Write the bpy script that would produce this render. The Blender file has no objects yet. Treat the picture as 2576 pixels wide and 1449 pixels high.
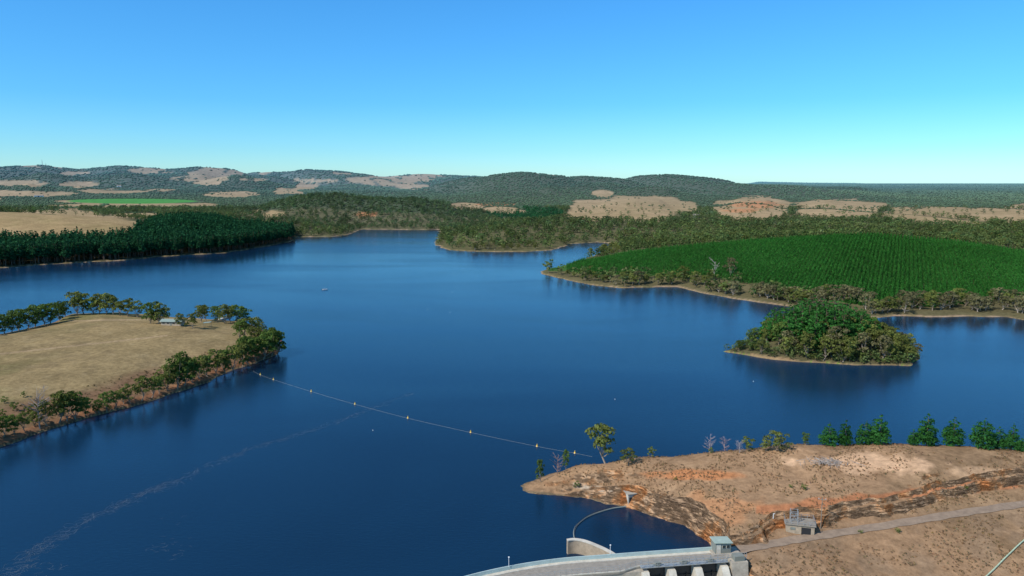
import bpy, bmesh, math, random, numpy as np
from mathutils import Vector
rng=np.random.default_rng(7); random.seed(7)
C=bpy.context.scene.collection
F=1839.0; CX=1288.0; CY=724.5; TH=math.radians(8.34); CH=80.0
cT,sT=math.cos(TH),math.sin(TH)
# ---------------------------------------------------------------- survey helpers (sight lines -> places in the world)
def ray(px,py):
    X=(px-CX)/F; u=(CY-py)/F
    return X, cT+u*sT, -sT+u*cT
def at(px,py,z=0.0):
    a,b,c=ray(px,py); t=(z-CH)/c
    return Vector((a*t,b*t,z))
def proj(x,y,z):
    dep=y*cT-(z-CH)*sT; up=y*sT+(z-CH)*cT
    return CX+F*x/dep, CY-F*up/dep
def ss(t):
    t=np.clip(t,0,1); return t*t*(3-2*t)
TB=rng.random((256,256)).astype(np.float32)
def vnoise(x,y):
    xi=np.floor(x).astype(np.int64); yi=np.floor(y).astype(np.int64)
    fx=x-xi; fy=y-yi; fx=fx*fx*(3-2*fx); fy=fy*fy*(3-2*fy)
    a=TB[xi&255,yi&255]; b=TB[(xi+1)&255,yi&255]; c=TB[xi&255,(yi+1)&255]; d=TB[(xi+1)&255,(yi+1)&255]
    return (a*(1-fx)+b*fx)*(1-fy)+(c*(1-fx)+d*fx)*fy
def fbm(x,y,sc,octv=4,seed=0):
    r=0; amp=1; tot=0; s=1.0/sc
    for k in range(octv):
        r=r+amp*(vnoise(x*s+seed*17.3+k*31.7,y*s+seed*9.1+k*11.3)*2-1); tot+=amp; amp*=.5; s*=2.03
    return r/tot
def sdist(X,Y,P):
    D=np.full(X.shape,1e18); ins=np.zeros(X.shape,bool); n=len(P)
    for i in range(n):
        x0,y0=P[i]; x1,y1=P[(i+1)%n]; dx,dy=x1-x0,y1-y0; L=dx*dx+dy*dy+1e-9
        t=np.clip(((X-x0)*dx+(Y-y0)*dy)/L,0,1)
        D=np.minimum(D,(X-x0-t*dx)**2+(Y-y0-t*dy)**2)
        if y0!=y1:
            c=((Y<y0)!=(Y<y1)); ins^= c & (X < x0+(Y-y0)*dx/dy)
    D=np.sqrt(D); return np.where(ins,D,-D)
def pline(X,Y,P):
    D=np.full(X.shape,1e18); S=np.zeros(X.shape); T=np.zeros(X.shape)
    for i in range(len(P)-1):
        x0,y0=P[i][0],P[i][1]; x1,y1=P[i+1][0],P[i+1][1]; dx,dy=x1-x0,y1-y0; L=dx*dx+dy*dy
        t=np.clip(((X-x0)*dx+(Y-y0)*dy)/L,0,1); d=(X-x0-t*dx)**2+(Y-y0-t*dy)**2
        m=d<D; D=np.where(m,d,D); S=np.where(m,np.sign(dx*(Y-y0)-dy*(X-x0)),S); T=np.where(m,i+t,T)
    return np.sqrt(D),S,T
def W(pts,z=0): return [tuple(at(a,b,z))[:2] for a,b in pts]
# ---------------------------------------------------------------- shorelines
PA=W([(-900,1340),(-600,1330),(-200,1195),(0,1124),(60,1102),(130,1077),(230,1047),(330,1022),(430,992),(520,962),(600,927),(660,907),(698,892),(706,872),(695,850),(665,828),(620,812),(540,808),(420,801),(300,791),(185,794),(135,815),(60,832),(0,846),(-300,882),(-900,930)])
PM=W([(-900,705),(-300,690),(0,674),(100,667),(230,658),(300,656),(400,646),(560,637),(620,628),(700,615),(742,604),(746,596),(780,596),(830,596),(870,592),(895,584),(905,577),(1000,578),(1110,578),(1105,595),(1098,612),(1102,622),(1130,629),(1200,633),(1300,634),(1380,631),(1420,620),(1440,613),(1500,609),(1540,613),(1545,622),(1500,642),(1425,666),(1370,680),(1365,688),(1395,697),(1440,707),(1500,720),(1560,724),(1640,722),(1700,722),(1750,732),(1830,750),(1900,760),(1970,769),(2100,790),(2190,800),(2260,796),(2350,798),(2440,796),(2540,799),(2576,806),(2800,822),(3400,850)])+[(60000,60000),(-60000,60000)]
PE=W([(1825,884),(1870,893),(1950,905),(2060,912),(2160,918),(2290,920),(2316,906),(2300,880),(2200,852),(2090,842),(1980,846),(1900,862),(1840,876)])
PF=W([(1308,1222),(1335,1240),(1400,1247),(1480,1256),(1570,1275),(1640,1296),(1700,1315),(1750,1340),(1785,1372),(1815,1420)])+[(50,125),(54,100),(54,30),(400,30),(500,190)]+W([(3000,1168),(2576,1152),(2300,1142),(2000,1146),(1800,1154),(1640,1166),(1500,1174),(1400,1188),(1345,1204)])
def rbf(ctrl,c=7.0):
    P=np.array([[*tuple(at(a,b,z))[:2],z] for a,b,z in ctrl]); n=len(P)
    A=np.sqrt((P[:,None,0]-P[None,:,0])**2+(P[:,None,1]-P[None,:,1])**2+c*c)
    w=np.linalg.solve(A+np.eye(n)*-0.2,P[:,2]-P[:,2].mean()); m=P[:,2].mean()
    def f(x,y):
        r=np.full(x.shape,m)
        for k in range(n): r=r+w[k]*np.sqrt((x-P[k,0])**2+(y-P[k,1])**2+c*c)
        return r
    return f
topf=rbf([(1330,1220,.9),(1380,1192,2),(1450,1164,4),(1450,1222,3.2),(1560,1157,6),(1560,1234,4.6),(1640,1150,7),(1640,1243,5.4),(1700,1200,6.8),(1740,1260,6.4),(1800,1136,9),(1800,1220,7.8),(1820,1306,6.5),(1900,1312,7.4),(1990,1118,11),(2000,1200,9.2),(1950,1284,8.2),(2200,1115,11.5),(2200,1200,10.2),(2200,1258,9.7),(2400,1121,11.5),(2400,1232,10.6),(2576,1135,11.5),(2576,1206,11.4),(2900,1150,11),(2900,1204,12),
 (1400,1194,1.0),(1480,1178,2.0),(1560,1172,2.4),(1640,1164,3),(1720,1156,3.6),(1800,1150,4.2),(1900,1139,5),(1990,1132,5.5),(2100,1130,5.8),(2200,1129,6),(2300,1131,6),(2400,1135,6),(2490,1142,6),(2576,1149,6),(2740,1156,6),(2900,1163,6)])
lowf=rbf([(1860,1380,4),(2000,1356,4.3),(2200,1325,5),(2400,1292,6),(2576,1266,7),(2800,1235,8),(1900,1440,2.8),(2200,1440,2.4),(2576,1400,3.8),(2576,1480,1.5),(2900,1400,3.5),(1860,1470,1.5),(3000,1230,8.5),(2300,1560,.8)],9.0)
CLIFF=[tuple(at(a,b,5))[:2] for a,b in [(1700,1395),(1800,1372),(1870,1362),(1930,1354),(1968,1330),(2062,1322),(2150,1311),(2250,1297),(2400,1274),(2576,1246),(2800,1215),(3300,1150)]]
ROADP=[at(a,b,z) for a,b,z in [(1770,1393,4),(1860,1382,4),(2000,1357,4.3),(2200,1326,5),(2400,1293,6),(2576,1267,7),(2800,1235,8),(3100,1195,9)]]
RP2=[tuple(v)[:2] for v in ROADP]
BX=[0,500,700,1000,1500,2500,5000,12000,40000,70000]; BZ=[1,1,3,12,24,42,55,45,30,30]
def ridge(X,Y,tb,Yc,wf,wb,tr,seed):
    p=CX+F*(X/Y)*1.01
    xs=[a for a,b in tb]; ys=[b for a,b in tb]
    yt=np.interp(p,xs,ys); Yv=Yc*(1+.06*fbm(p,p*0,260,3,seed))
    zc=CH-Yv*np.tan(np.arctan((yt-CY)/F)+TH)-tr
    g=(Y-Yv)/np.where(Y<Yv,wf,wb); zb=np.interp(Y,BX,BZ)
    return zb+(zc-zb)*np.exp(-1.5*g*g)
RID=[([(-600,430),(-300,424),(0,420),(110,412),(200,420),(300,415),(420,424),(500,419),(700,430),(780,425),(900,432),(1000,429),(1100,437),(1200,438),(1300,452),(1500,475),(3000,475)],4600,1300,2500,3,1),
 ([(-600,452),(-100,440),(0,436),(100,428),(220,443),(320,430),(430,444),(500,445),(600,434),(700,448),(760,444),(850,456),(1000,470),(1100,490),(3000,490)],3300,450,500,9,2),
 ([(-600,475),(0,462),(70,452),(140,468),(200,457),(300,478),(420,460),(500,476),(570,468),(640,478),(700,476),(800,482),(900,490),(3000,500)],2500,300,300,6,3),
 ([(-600,520),(1000,480),(1060,462),(1100,448),(1200,437),(1310,427),(1400,434),(1500,435),(1600,429),(1700,434),(1800,443),(1900,454),(2000,456),(2080,464),(2150,465),(2250,476),(2340,478),(2450,488),(2576,506),(2900,530)],2700,650,700,9,4),
 ([(-600,560),(1260,460),(1340,436),(1400,430),(1540,433),(1600,442),(1700,480),(3000,560)],3500,500,500,2,5),
 ([(-600,560),(560,545),(640,520),(700,495),(780,472),(850,465),(950,472),(1050,485),(1130,500),(1190,522),(1260,550),(3000,600)],1450,230,330,8,6),
 ([(-600,600),(1180,560),(1240,500),(1300,476),(1380,462),(1480,488),(1570,464),(1680,456),(1760,486),(1860,466),(1960,496),(2060,474),(2180,504),(2300,488),(2420,520),(2500,512),(2576,530),(2800,540)],2150,210,280,8,11),
 ([(-600,600),(1330,555),(1400,540),(1450,524),(1520,506),(1600,498),(1660,502),(1745,526),(1800,514),(1860,498),(1930,500),(1985,520),(2030,510),(2090,502),(2180,516),(2220,530),(2280,516),(2400,522),(2500,538),(2576,554),(2900,575)],1750,400,260,1,7),
 ([(-600,520),(1700,480),(1850,466),(1910,456),(2000,458),(2150,460),(2300,465),(2450,466),(2576,469),(2900,470)],9500,3500,4000,0,8),
 ([(-600,540),(1900,490),(2100,478),(2200,470),(2300,476),(2400,466),(2500,475),(2576,470),(2900,480)],5200,800,700,6,9),
 ([(-900,530),(-300,528),(0,535),(150,542),(370,562),(480,558),(560,566),(660,582),(740,600),(800,640),(3000,760)],1050,260,240,0,10)]
def height(X,Y,full=False):
    wa=np.clip(Y/500,.25,3)
    Xw=X+wa*2.2*fbm(X,Y,9,2,3)+wa*3*fbm(X,Y,45,3,4)*(Y>215); Yw=Y+wa*2.2*fbm(X,Y,9,2,5)+wa*3*fbm(X,Y,45,3,6)*(Y>215)
    dA=sdist(Xw,Yw,PA); dM=sdist(Xw,Yw,PM); dE=sdist(Xw,Yw,PE)
    Xf=X+1.3*fbm(X,Y,4,3,7); Yf=Y+1.3*fbm(X,Y,4,3,8); dF=sdist(Xf,Yf,PF)
    dF=np.where(Y<30,50,dF)
    d=np.maximum(np.maximum(dA,dM),np.maximum(dE,dF))
    z=np.maximum(d*.35,-6)
    bank=lambda q,h,l: h*(1-np.exp(-np.maximum(q,0)/l))
    n1=fbm(X,Y,14,4,11)
    zA=bank(dA,1.8,1.5)+5.0*ss(dA/50)+.35*n1
    zE=bank(dE,.9,1.5)+5*ss(dE/22)
    base=np.interp(Y,BX,BZ)
    r=base.copy()
    for tb,Yc,wf,wb,tr,sd in RID:
        q=ridge(X,Y,tb,Yc,wf,wb,tr,sd)
        r=np.maximum(r,q if Yc!=1050 else np.where(Y<1700,q,0))
    far=ss((Y-1150)/400)
    g1=1-np.clip(np.abs(fbm(X+.4*Y,Y*.55,700,2,21))*2.6,0,1); g2=1-np.clip(np.abs(fbm(X-.3*Y,Y*.6,300,2,22))*2.8,0,1)
    cut=(44*g1*g1+14*g2*g2)*np.clip(Y/3000,.5,1.2)
    r=r-far*cut*np.clip((r-base)/35,0.0,1.0)*ss((9000-Y)/3000)
    p=CX+F*(X/np.maximum(Y,1))*.995
    yc=np.interp(p,[1300,1430,1550,1700,1900,2100,2200,2400,2576,2900],[684,672,654,641,627,614,612,630,657,690])
    zc=np.maximum(CH-690*np.tan(np.arctan((yc-CY)/F)+TH),0)
    hill=zc*np.where(Y<690,ss((Y-455)/235)*.35+.65*np.clip((Y-455)/235,0,1),np.exp(-((Y-690)/150)**2))
    zM=bank(dM,1.3,3)+np.maximum(r-1,0)*ss(dM/np.where(Y>900,np.clip((Y-800)*.5,120,350),150))+hill*ss(dM/60)+np.where(Y<1100,.5,0)*n1*ss(dM/20)
    z=np.where(dA>0,zA,z); z=np.where(dM>0,zM,z); z=np.where(dE>0,zE,z)
    z=z-np.where(Y>5000,(Y**2-5000**2)/(2*6.37e6),0)
    m=dF>0; zz=z[m]; x=X[m]; y=Y[m]; q=dF[m]
    tp=topf(x,y)+.35*fbm(x,y,7,4,30)
    lo=lowf(x,y)+.2*fbm(x,y,6,4,31)
    dr,sr,tr_=pline(x,y,RP2); rz=np.interp(tr_,range(len(ROADP)),[v.z for v in ROADP])
    lo=lo+(rz-.12-lo)*ss(1-(dr-1.6)/2.0)
    dc,sc,tc=pline(x+1.6*fbm(x,y,5,3,33),y+1.6*fbm(x,y,5,3,34),CLIFF)
    k=dc*sc
    rocky=fbm(x,y,1.7,3,35)
    up=ss((k+.2)/1.2)*.5+.3*ss((k-1.5)/.9)+.2*ss((k-2.8)/3)
    tp2=np.where(y<170,np.maximum(tp,lo+.6),tp)
    hz=lo+(tp2-lo)*up+rocky*2.2*up*(1-up)
    shore=ss(q/1.4)*.62+.38*ss((q-1.5)/1.0)
    back=ss(q/7)
    isback=ss((y-172)/10)
    cl=(shore*.86+.14*ss(q/8))*(1-isback)+isback*back
    hz=.05+hz*cl+rocky*2.6*shore*(1-shore)
    z[m]=np.maximum(hz,.05)
    if full: return z,dA,dM,dE,dF,k
    return z
rows=np.concatenate([np.linspace(30,118,12),np.arange(120,208,.3),208*np.exp(np.arange(0,math.log(450/208),.0045)),450*np.exp(np.arange(0,math.log(1300/450),.006)),1300*np.exp(np.arange(0,math.log(6000/1300),.0095)),6000*np.exp(np.arange(0,math.log(60000/6000),.05))])
cols=np.linspace(-.95,.95,760)
GA,GY=np.meshgrid(cols,rows); GX=GA*GY
NR,NC=GX.shape
Z,dA,dM,dE,dF,_=height(GX.ravel(),GY.ravel(),True)
Z=Z.reshape(NR,NC)
RM=np.maximum.accumulate((Z-CH)/GY,axis=0)
def gi(x,y):
    r=np.interp(y,rows,np.arange(NR)); c=np.clip((x/np.maximum(y,1e-3)+.95)/1.9*(NC-1),0,NC-1.001)
    r0=np.clip(r.astype(int),0,NR-2); c0=c.astype(int); return r0,c0,r-r0,c-c0
def bil(G,x,y):
    r0,c0,fr,fc=gi(np.asarray(x,float),np.asarray(y,float))
    return (G[r0,c0]*(1-fc)+G[r0,c0+1]*fc)*(1-fr)+(G[r0+1,c0]*(1-fc)+G[r0+1,c0+1]*fc)*fr
def gz(x,y): return float(bil(Z,np.array([x]),np.array([y]))[0])
TT=120*np.exp(np.linspace(0,math.log(200),4200))
def hit(px,py):
    a,b,c=ray(px,py); x=a*TT; y=b*TT; zz=CH+c*TT; h=np.maximum(bil(Z,x,y),0)
    w=np.nonzero(zz<=h)[0]
    i=w[0] if len(w) else int(np.argmin((zz-h)/TT))
    return Vector((x[i],y[i],h[i]))
def hitland(px,py,zmin=.8):
    """like hit, but comes down until the sight line meets dry ground"""
    for k in range(40):
        p=hit(px,py+1.5*k)
        if p.z>zmin: return p,1.5*k
    return p,0
DMG=dM.reshape(NR,NC); DFG=dF.reshape(NR,NC); DAG=dA.reshape(NR,NC); DEG=dE.reshape(NR,NC)
# ---------------------------------------------------------------- land cover
PATCH=[(50,462,75,9),(195,464,46,7),(95,488,115,7),(285,482,80,6),(590,488,72,8),(505,450,66,9),(975,452,110,15),(1040,470,50,8),(1450,436,100,6),(1516,487,26,9),(1590,526,165,32),(1500,536,90,20),(1890,525,105,34),(2110,526,120,27),(2390,542,200,26),(2560,540,55,32),(1270,530,60,9),(350,516,190,8),(330,507,170,6),(660,541,75,13),(790,455,70,5),(150,560,265,30),(380,430,70,7),(1170,520,40,9),(-100,500,120,15),(400,478,40,3),(640,452,40,4)]
FLX=[-500,0,250,330,400,560,745]; FLY=[770,775,810,850,1000,1075,1085]
def cover(x,y,zz):
    px,py=proj(x,y,zz)
    n2=fbm(px,py*3.5,75,5,41); n3=fbm(x,y,90,4,42)
    na=np.where(px>1420,.6,1.0)
    op=np.zeros(x.shape)
    for cx,cy,rx,ry in PATCH:
        e=((px-cx)/rx)**2+((py-cy)/ry)**2
        op=np.maximum(op,ss((1.1-e+na*(.95*n2+.7*n3))/.35))
    g=np.abs(fbm(x+.3*y,y*.5,300,3,43)); op=np.where(g<.04,op*.1,op)
    op=np.where(y<850,0,op)
    op=np.maximum(op,ss((y-1900)/300)*(px<1080)*ss((fbm(px,py*4,110,4,44)-.36)/.06))
    t=ss((y-4200)/300)*(px<1250)
    op=np.maximum(op,t*ss((n2-.10)/.10))
    return 1-op,px,py
X=GX.ravel(); Y=GY.ravel(); ZZ=Z.ravel()
wood,PX,PY=cover(X,Y,ZZ)
flim=np.interp(PX,FLX,FLY)
wood=np.where((dM>0)&(PX<375)&(Y>flim)&(Y<1060),0,wood)
col=np.zeros((X.size,4),np.float32); col[:,3]=1
def mixc(c,m):
    m=np.clip(m,0,1)[:,None]; col[:,:3]=col[:,:3]*(1-m)+np.array(c)*m
n_a=fbm(X,Y,20,4,50); n_b=fbm(X,Y,5,4,51); n_c=fbm(X,Y,120,4,52)
mixc((.33,.23,.115),np.ones(X.size))
mixc((.385,.265,.14),ss(n_c*1.5+.3)*(dM>0))
mixc((.26,.20,.09),ss(n_a*1.6)*.6*(dM>0))
mixc((.095,.095,.045),wood*(dM>0)*.9*(Y<1350))
mixc((.055,.072,.034),wood*(dM>0)*.95*(Y>=1350))
inD=(dM>0)&(PX>1380)&(Y<740)
mixc((.13,.11,.055),inD*.9)
PFX=[1420,1500,1600,1700,1800,1900,2050,2180,2350,2500,2576,2900]; PFY=[684,694,692,701,701,718,754,770,772,761,748,764]
mixc((.045,.125,.030),(inD&(PY<np.interp(PX,PFX,PFY)-2))*.9)
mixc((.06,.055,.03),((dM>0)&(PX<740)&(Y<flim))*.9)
mixc((.065,.24,.035),ss((1.1-((PX-335)/165)**2-((PY-506)/6.5)**2+.2*n_c)/.3)*(dM>0)*(Y>1150))
for cx,cy,rx,ry in [(920,539,34,7),(1250,515,50,5),(1900,515,70,11),(1860,530,50,6)]:
    mixc((.48,.21,.09),.8*ss((1-((PX-cx)/rx)**2-((PY-cy)/ry)**2+.9*n_a+.5*n_b)/.5)*(dM>0)*(Y>1000))
mixc((.34,.235,.15),ss((2.2-dM)/1.5)*(dM>0)*(Y<1500)*ss(n_a*2+.7))
mA=(dA>0)*1.0
mixc((.285,.205,.10),mA); mixc((.20,.155,.072),mA*ss(n_a*1.8+.15)*.75); mixc((.36,.27,.145),mA*ss(n_b*1.6-.2)*.5)
mixc((.16,.155,.060),mA*ss(n_c*2.2+n_a*.8)*.6); mixc((.18,.13,.07),mA*ss(fbm(X,Y,9,4,55)*3-.6)*.5)
mixc((.19,.108,.065),mA*ss((30-dA+9*n_a)/12)*(PY>880)*.85); mixc((.27,.13,.07),mA*ss((4.5-dA)/2)*ss(n_b*2+.7)); mixc((.07,.055,.035),mA*ss((.7-dA)/.5))
mixc((.40,.28,.165),mA*.55*ss((1-(np.abs(PY-(885-.11*(PX-50)))/2.6))/.5)*(PX<420))
mixc((.40,.28,.165),mA*.65*ss((1-(np.abs(PY-(806-.02*(PX-250)))/2.0))/.5)*(PX>170)*(PX<590))
mE=(dE>0)*1.0
mixc((.10,.09,.045),mE); mixc((.30,.20,.12),mE*ss((1.1-dE)/.8)*ss(n_b*2+.7)); mixc((.16,.24,.04),mE*ss((.9-dE)/.8)*((n_b>.1)|(PX<1890)))
mixc((.34,.22,.12),mE*ss((3-dE)/1.5)*(PX<2000)*(PX>1885)*.8)
mF=(dF>0)*1.0
mixc((.33,.20,.11),mF); mixc((.225,.145,.08),mF*ss(n_a*1.8+.15)*.7); mixc((.40,.255,.145),mF*ss(n_b*1.8-.1)*.5)
mixc((.50,.20,.08),mF*.8*ss((1-((PX-1750)/185)**2-((PY-1195)/14)**2+1.1*n_b)/.8))
mixc((.47,.22,.10),mF*.65*ss((1-((PX-1830)/100)**2-((PY-1270)/50)**2+1.4*n_b)/.8))
mixc((.60,.375,.22),mF*.85*ss((1-((PX-2190)/200)**2-((PY-1162)/32)**2+1.4*n_b)/.8))
mixc((.54,.34,.20),mF*.6*ss((1-((PX-2480)/120)**2-((PY-1187)/16)**2+1.4*n_b)/.8))
mixc((.47,.38,.28),mF*.8*ss((1-np.abs(PY-(1230+(PX-1500)*.17))/9+.5*n_b)/.6)*(PX>1440)*(PX<1760))
mixc((.44,.17,.075),mF*.8*ss((1-np.abs(PY-(1252-(PX-2200)*.11))/15+.8*n_b)/.6)*(PX>1900))
mixc((.25,.165,.10),mF*.6*ss((PY-1310+(PX-1900)*.1)/40)*(PX>1850)*ss(n_b*2+.6))
mixc((.14,.11,.07),mF*ss((.9-dF)/.6))
haze_mix=1-np.exp(-np.maximum(Y-900,0)/8500)
mixc((.17,.29,.40),haze_mix)  # aerial haze painted into the ground colour, bluer with distance
# ---------------------------------------------------------------- mesh and material tools
def mkmesh(name,V,Fc,Cc=None,smooth=False):
    V=np.asarray(V,np.float32); Fc=np.asarray(Fc,np.int32); k=Fc.shape[1]
    me=bpy.data.meshes.new(name); me.vertices.add(len(V)); me.vertices.foreach_set('co',V.ravel())
    me.loops.add(Fc.size); me.loops.foreach_set('vertex_index',Fc.ravel())
    me.polygons.add(len(Fc)); me.polygons.foreach_set('loop_start',np.arange(0,Fc.size,k,dtype=np.int32))
    me.polygons.foreach_set('loop_total',np.full(len(Fc),k,np.int32))
    me.polygons.foreach_set('use_smooth',np.full(len(Fc),smooth,bool))
    me.update(calc_edges=True)
    if Cc is not None:
        Cc=np.asarray(Cc,np.float32)
        if Cc.shape[1]==3: Cc=np.concatenate([Cc,np.ones((len(Cc),1),np.float32)],1)
        a=me.color_attributes.new('Col','FLOAT_COLOR','POINT'); a.data.foreach_set('color',Cc.ravel())
    return me
def link(name,me,mat=None,parent=None,loc=None,**kw):
    o=bpy.data.objects.new(name,me); C.objects.link(o)
    if mat and me is not None and not me.materials: me.materials.append(mat)
    if parent: o.parent=parent
    if loc is not None: o.location=loc
    for k,v in kw.items():
        if v: o[k]=v
    return o
def thing(name,label,cat,loc,rz=0,group=None,scale=None):
    o=bpy.data.objects.new(name,None); C.objects.link(o); o.location=loc; o.rotation_euler=(0,0,rz); o.empty_display_size=.5
    if scale: o.scale=scale
    o['label']=label; o['category']=cat
    if group: o['group']=group
    return o
def newmat(name):
    m=bpy.data.materials.new(name); m.use_nodes=True; nt=m.node_tree; return m,nt,nt.nodes['Principled BSDF']
def N(nt,t,**kw):
    n=nt.nodes.new(t)
    for k,v in kw.items():
        if k in n.inputs: n.inputs[k].default_value=v
        else: setattr(n,k,v)
    return n
def simple(name,c,rough=.8,metal=0,nscale=1.5,namt=.25,bump=.0):
    m,nt,b=newmat(name); b.inputs['Roughness'].default_value=rough; b.inputs['Metallic'].default_value=metal
    g=N(nt,'ShaderNodeNewGeometry'); no=N(nt,'ShaderNodeTexNoise',Scale=nscale,Detail=6.0,Roughness=.7)
    nt.links.new(g.outputs['Position'],no.inputs['Vector'])
    mr=N(nt,'ShaderNodeMapRange'); mr.inputs[1].default_value=.3; mr.inputs[2].default_value=.7; mr.inputs[3].default_value=1-namt; mr.inputs[4].default_value=1+namt
    nt.links.new(no.outputs['Fac'],mr.inputs[0])
    vm=N(nt,'ShaderNodeVectorMath',operation='SCALE'); vm.inputs[0].default_value=c; nt.links.new(mr.outputs[0],vm.inputs['Scale'])
    nt.links.new(vm.outputs[0],b.inputs['Base Color'])
    if bump:
        bp=N(nt,'ShaderNodeBump',Strength=.6,Distance=bump); nt.links.new(no.outputs['Fac'],bp.inputs['Height']); nt.links.new(bp.outputs[0],b.inputs['Normal'])
    return m
def folmat(name,var=.3,tl=.3):
    m,nt,b=newmat(name); nt.nodes.remove(b); out=nt.nodes['Material Output']
    at_=N(nt,'ShaderNodeAttribute',attribute_name='Col'); oi=N(nt,'ShaderNodeObjectInfo')
    mr=N(nt,'ShaderNodeMapRange'); mr.inputs[3].default_value=1-var; mr.inputs[4].default_value=1+var
    nt.links.new(oi.outputs['Random'],mr.inputs[0])
    vm=N(nt,'ShaderNodeVectorMath',operation='SCALE'); nt.links.new(at_.outputs['Color'],vm.inputs[0]); nt.links.new(mr.outputs[0],vm.inputs['Scale'])
    d=N(nt,'ShaderNodeBsdfDiffuse'); nt.links.new(vm.outputs[0],d.inputs['Color'])
    if tl:
        t=N(nt,'ShaderNodeBsdfTranslucent'); nt.links.new(vm.outputs[0],t.inputs['Color']); mx=N(nt,'ShaderNodeMixShader'); mx.inputs[0].default_value=tl
        nt.links.new(d.outputs[0],mx.inputs[1]); nt.links.new(t.outputs[0],mx.inputs[2]); nt.links.new(mx.outputs[0],out.inputs['Surface'])
    else: nt.links.new(d.outputs[0],out.inputs['Surface'])
    return m
M_leaf=folmat('foliage',.3); M_leafs=folmat('foliage_mass',0); M_far=folmat('far_foliage',0,0); M_bark=folmat('bark',.2,0)
M_ter,nt,b=newmat('ground'); nt.nodes.remove(b); b=N(nt,'ShaderNodeBsdfDiffuse'); nt.links.new(b.outputs[0],nt.nodes['Material Output'].inputs['Surface'])
ga=N(nt,'ShaderNodeNewGeometry'); ca=N(nt,'ShaderNodeAttribute',attribute_name='Col')
n1=N(nt,'ShaderNodeTexNoise',Scale=.55,Detail=8.0,Roughness=.75); n2=N(nt,'ShaderNodeTexNoise',Scale=.06,Detail=6.0,Roughness=.65)
for n in (n1,n2): nt.links.new(ga.outputs['Position'],n.inputs['Vector'])
def mrange(src,a,b_,c,d):
    m=N(nt,'ShaderNodeMapRange'); m.inputs[1].default_value=a; m.inputs[2].default_value=b_; m.inputs[3].default_value=c; m.inputs[4].default_value=d
    nt.links.new(src,m.inputs[0]); return m.outputs[0]
f1=mrange(n1.outputs['Fac'],.3,.7,.62,1.36); f2=mrange(n2.outputs['Fac'],.3,.7,.80,1.20)
mm=N(nt,'ShaderNodeMath',operation='MULTIPLY'); nt.links.new(f1,mm.inputs[0]); nt.links.new(f2,mm.inputs[1])
vs=N(nt,'ShaderNodeVectorMath',operation='SCALE'); nt.links.new(ca.outputs['Color'],vs.inputs[0]); nt.links.new(mm.outputs[0],vs.inputs['Scale'])
mp=N(nt,'ShaderNodeMapping'); mp.inputs['Scale'].default_value=(.35,.35,1.6); mp.inputs['Rotation'].default_value=(.06,.12,0); nt.links.new(ga.outputs['Position'],mp.inputs['Vector'])
nd=N(nt,'ShaderNodeTexNoise',Scale=1.2,Detail=7.0,Roughness=.74,Distortion=.5); nt.links.new(mp.outputs[0],nd.inputs['Vector'])
nr=N(nt,'ShaderNodeTexNoise',Scale=.13,Detail=6.0,Roughness=.68); nt.links.new(ga.outputs['Position'],nr.inputs['Vector'])
cr=N(nt,'ShaderNodeValToRGB'); e=cr.color_ramp.elements; e[0].position=.40; e[0].color=(.26,.165,.10,1); e[1].position=.64; e[1].color=(.56,.21,.075,1)
e2=cr.color_ramp.elements.new(.49); e2.color=(.44,.28,.165,1); e3=cr.color_ramp.elements.new(.55); e3.color=(.50,.25,.115,1); nt.links.new(nr.outputs['Fac'],cr.inputs[0])
ck=mrange(nd.outputs['Fac'],.38,.56,.34,1.12)
vr=N(nt,'ShaderNodeVectorMath',operation='SCALE'); nt.links.new(cr.outputs[0],vr.inputs[0]); nt.links.new(ck,vr.inputs['Scale'])
sx=N(nt,'ShaderNodeSeparateXYZ'); nt.links.new(ga.outputs['Normal'],sx.inputs[0]); sp=N(nt,'ShaderNodeSeparateXYZ'); nt.links.new(ga.outputs['Position'],sp.inputs[0])
st=mrange(sx.outputs['Z'],.88,.76,0,1); ny=mrange(sp.outputs['Y'],188,178,0,1)
m4=N(nt,'ShaderNodeMath',operation='MULTIPLY'); nt.links.new(st,m4.inputs[0]); nt.links.new(ny,m4.inputs[1])
mx=N(nt,'ShaderNodeMix',data_type='RGBA'); nt.links.new(m4.outputs[0],mx.inputs[0]); nt.links.new(vs.outputs[0],mx.inputs[6]); nt.links.new(vr.outputs[0],mx.inputs[7])
nt.links.new(mx.outputs[2],b.inputs['Color'])
bp=N(nt,'ShaderNodeBump',Strength=.8,Distance=.4); nt.links.new(n1.outputs['Fac'],bp.inputs['Height'])
bp2=N(nt,'ShaderNodeBump',Strength=1.0,Distance=.55); m5=N(nt,'ShaderNodeMath',operation='MULTIPLY'); nt.links.new(ck,m5.inputs[0]); nt.links.new(m4.outputs[0],m5.inputs[1]); nt.links.new(m5.outputs[0],bp2.inputs['Height']); nt.links.new(bp.outputs[0],bp2.inputs['Normal'])
nt.links.new(bp2.outputs[0],b.inputs['Normal'])
idx=np.arange(NR*NC).reshape(NR,NC)
fq=np.stack([idx[:-1,:-1],idx[:-1,1:],idx[1:,1:],idx[1:,:-1]],-1).reshape(-1,4)
link('ground',mkmesh('ground',np.stack([X,Y,ZZ],1),fq,col,True),M_ter,kind='structure')
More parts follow.
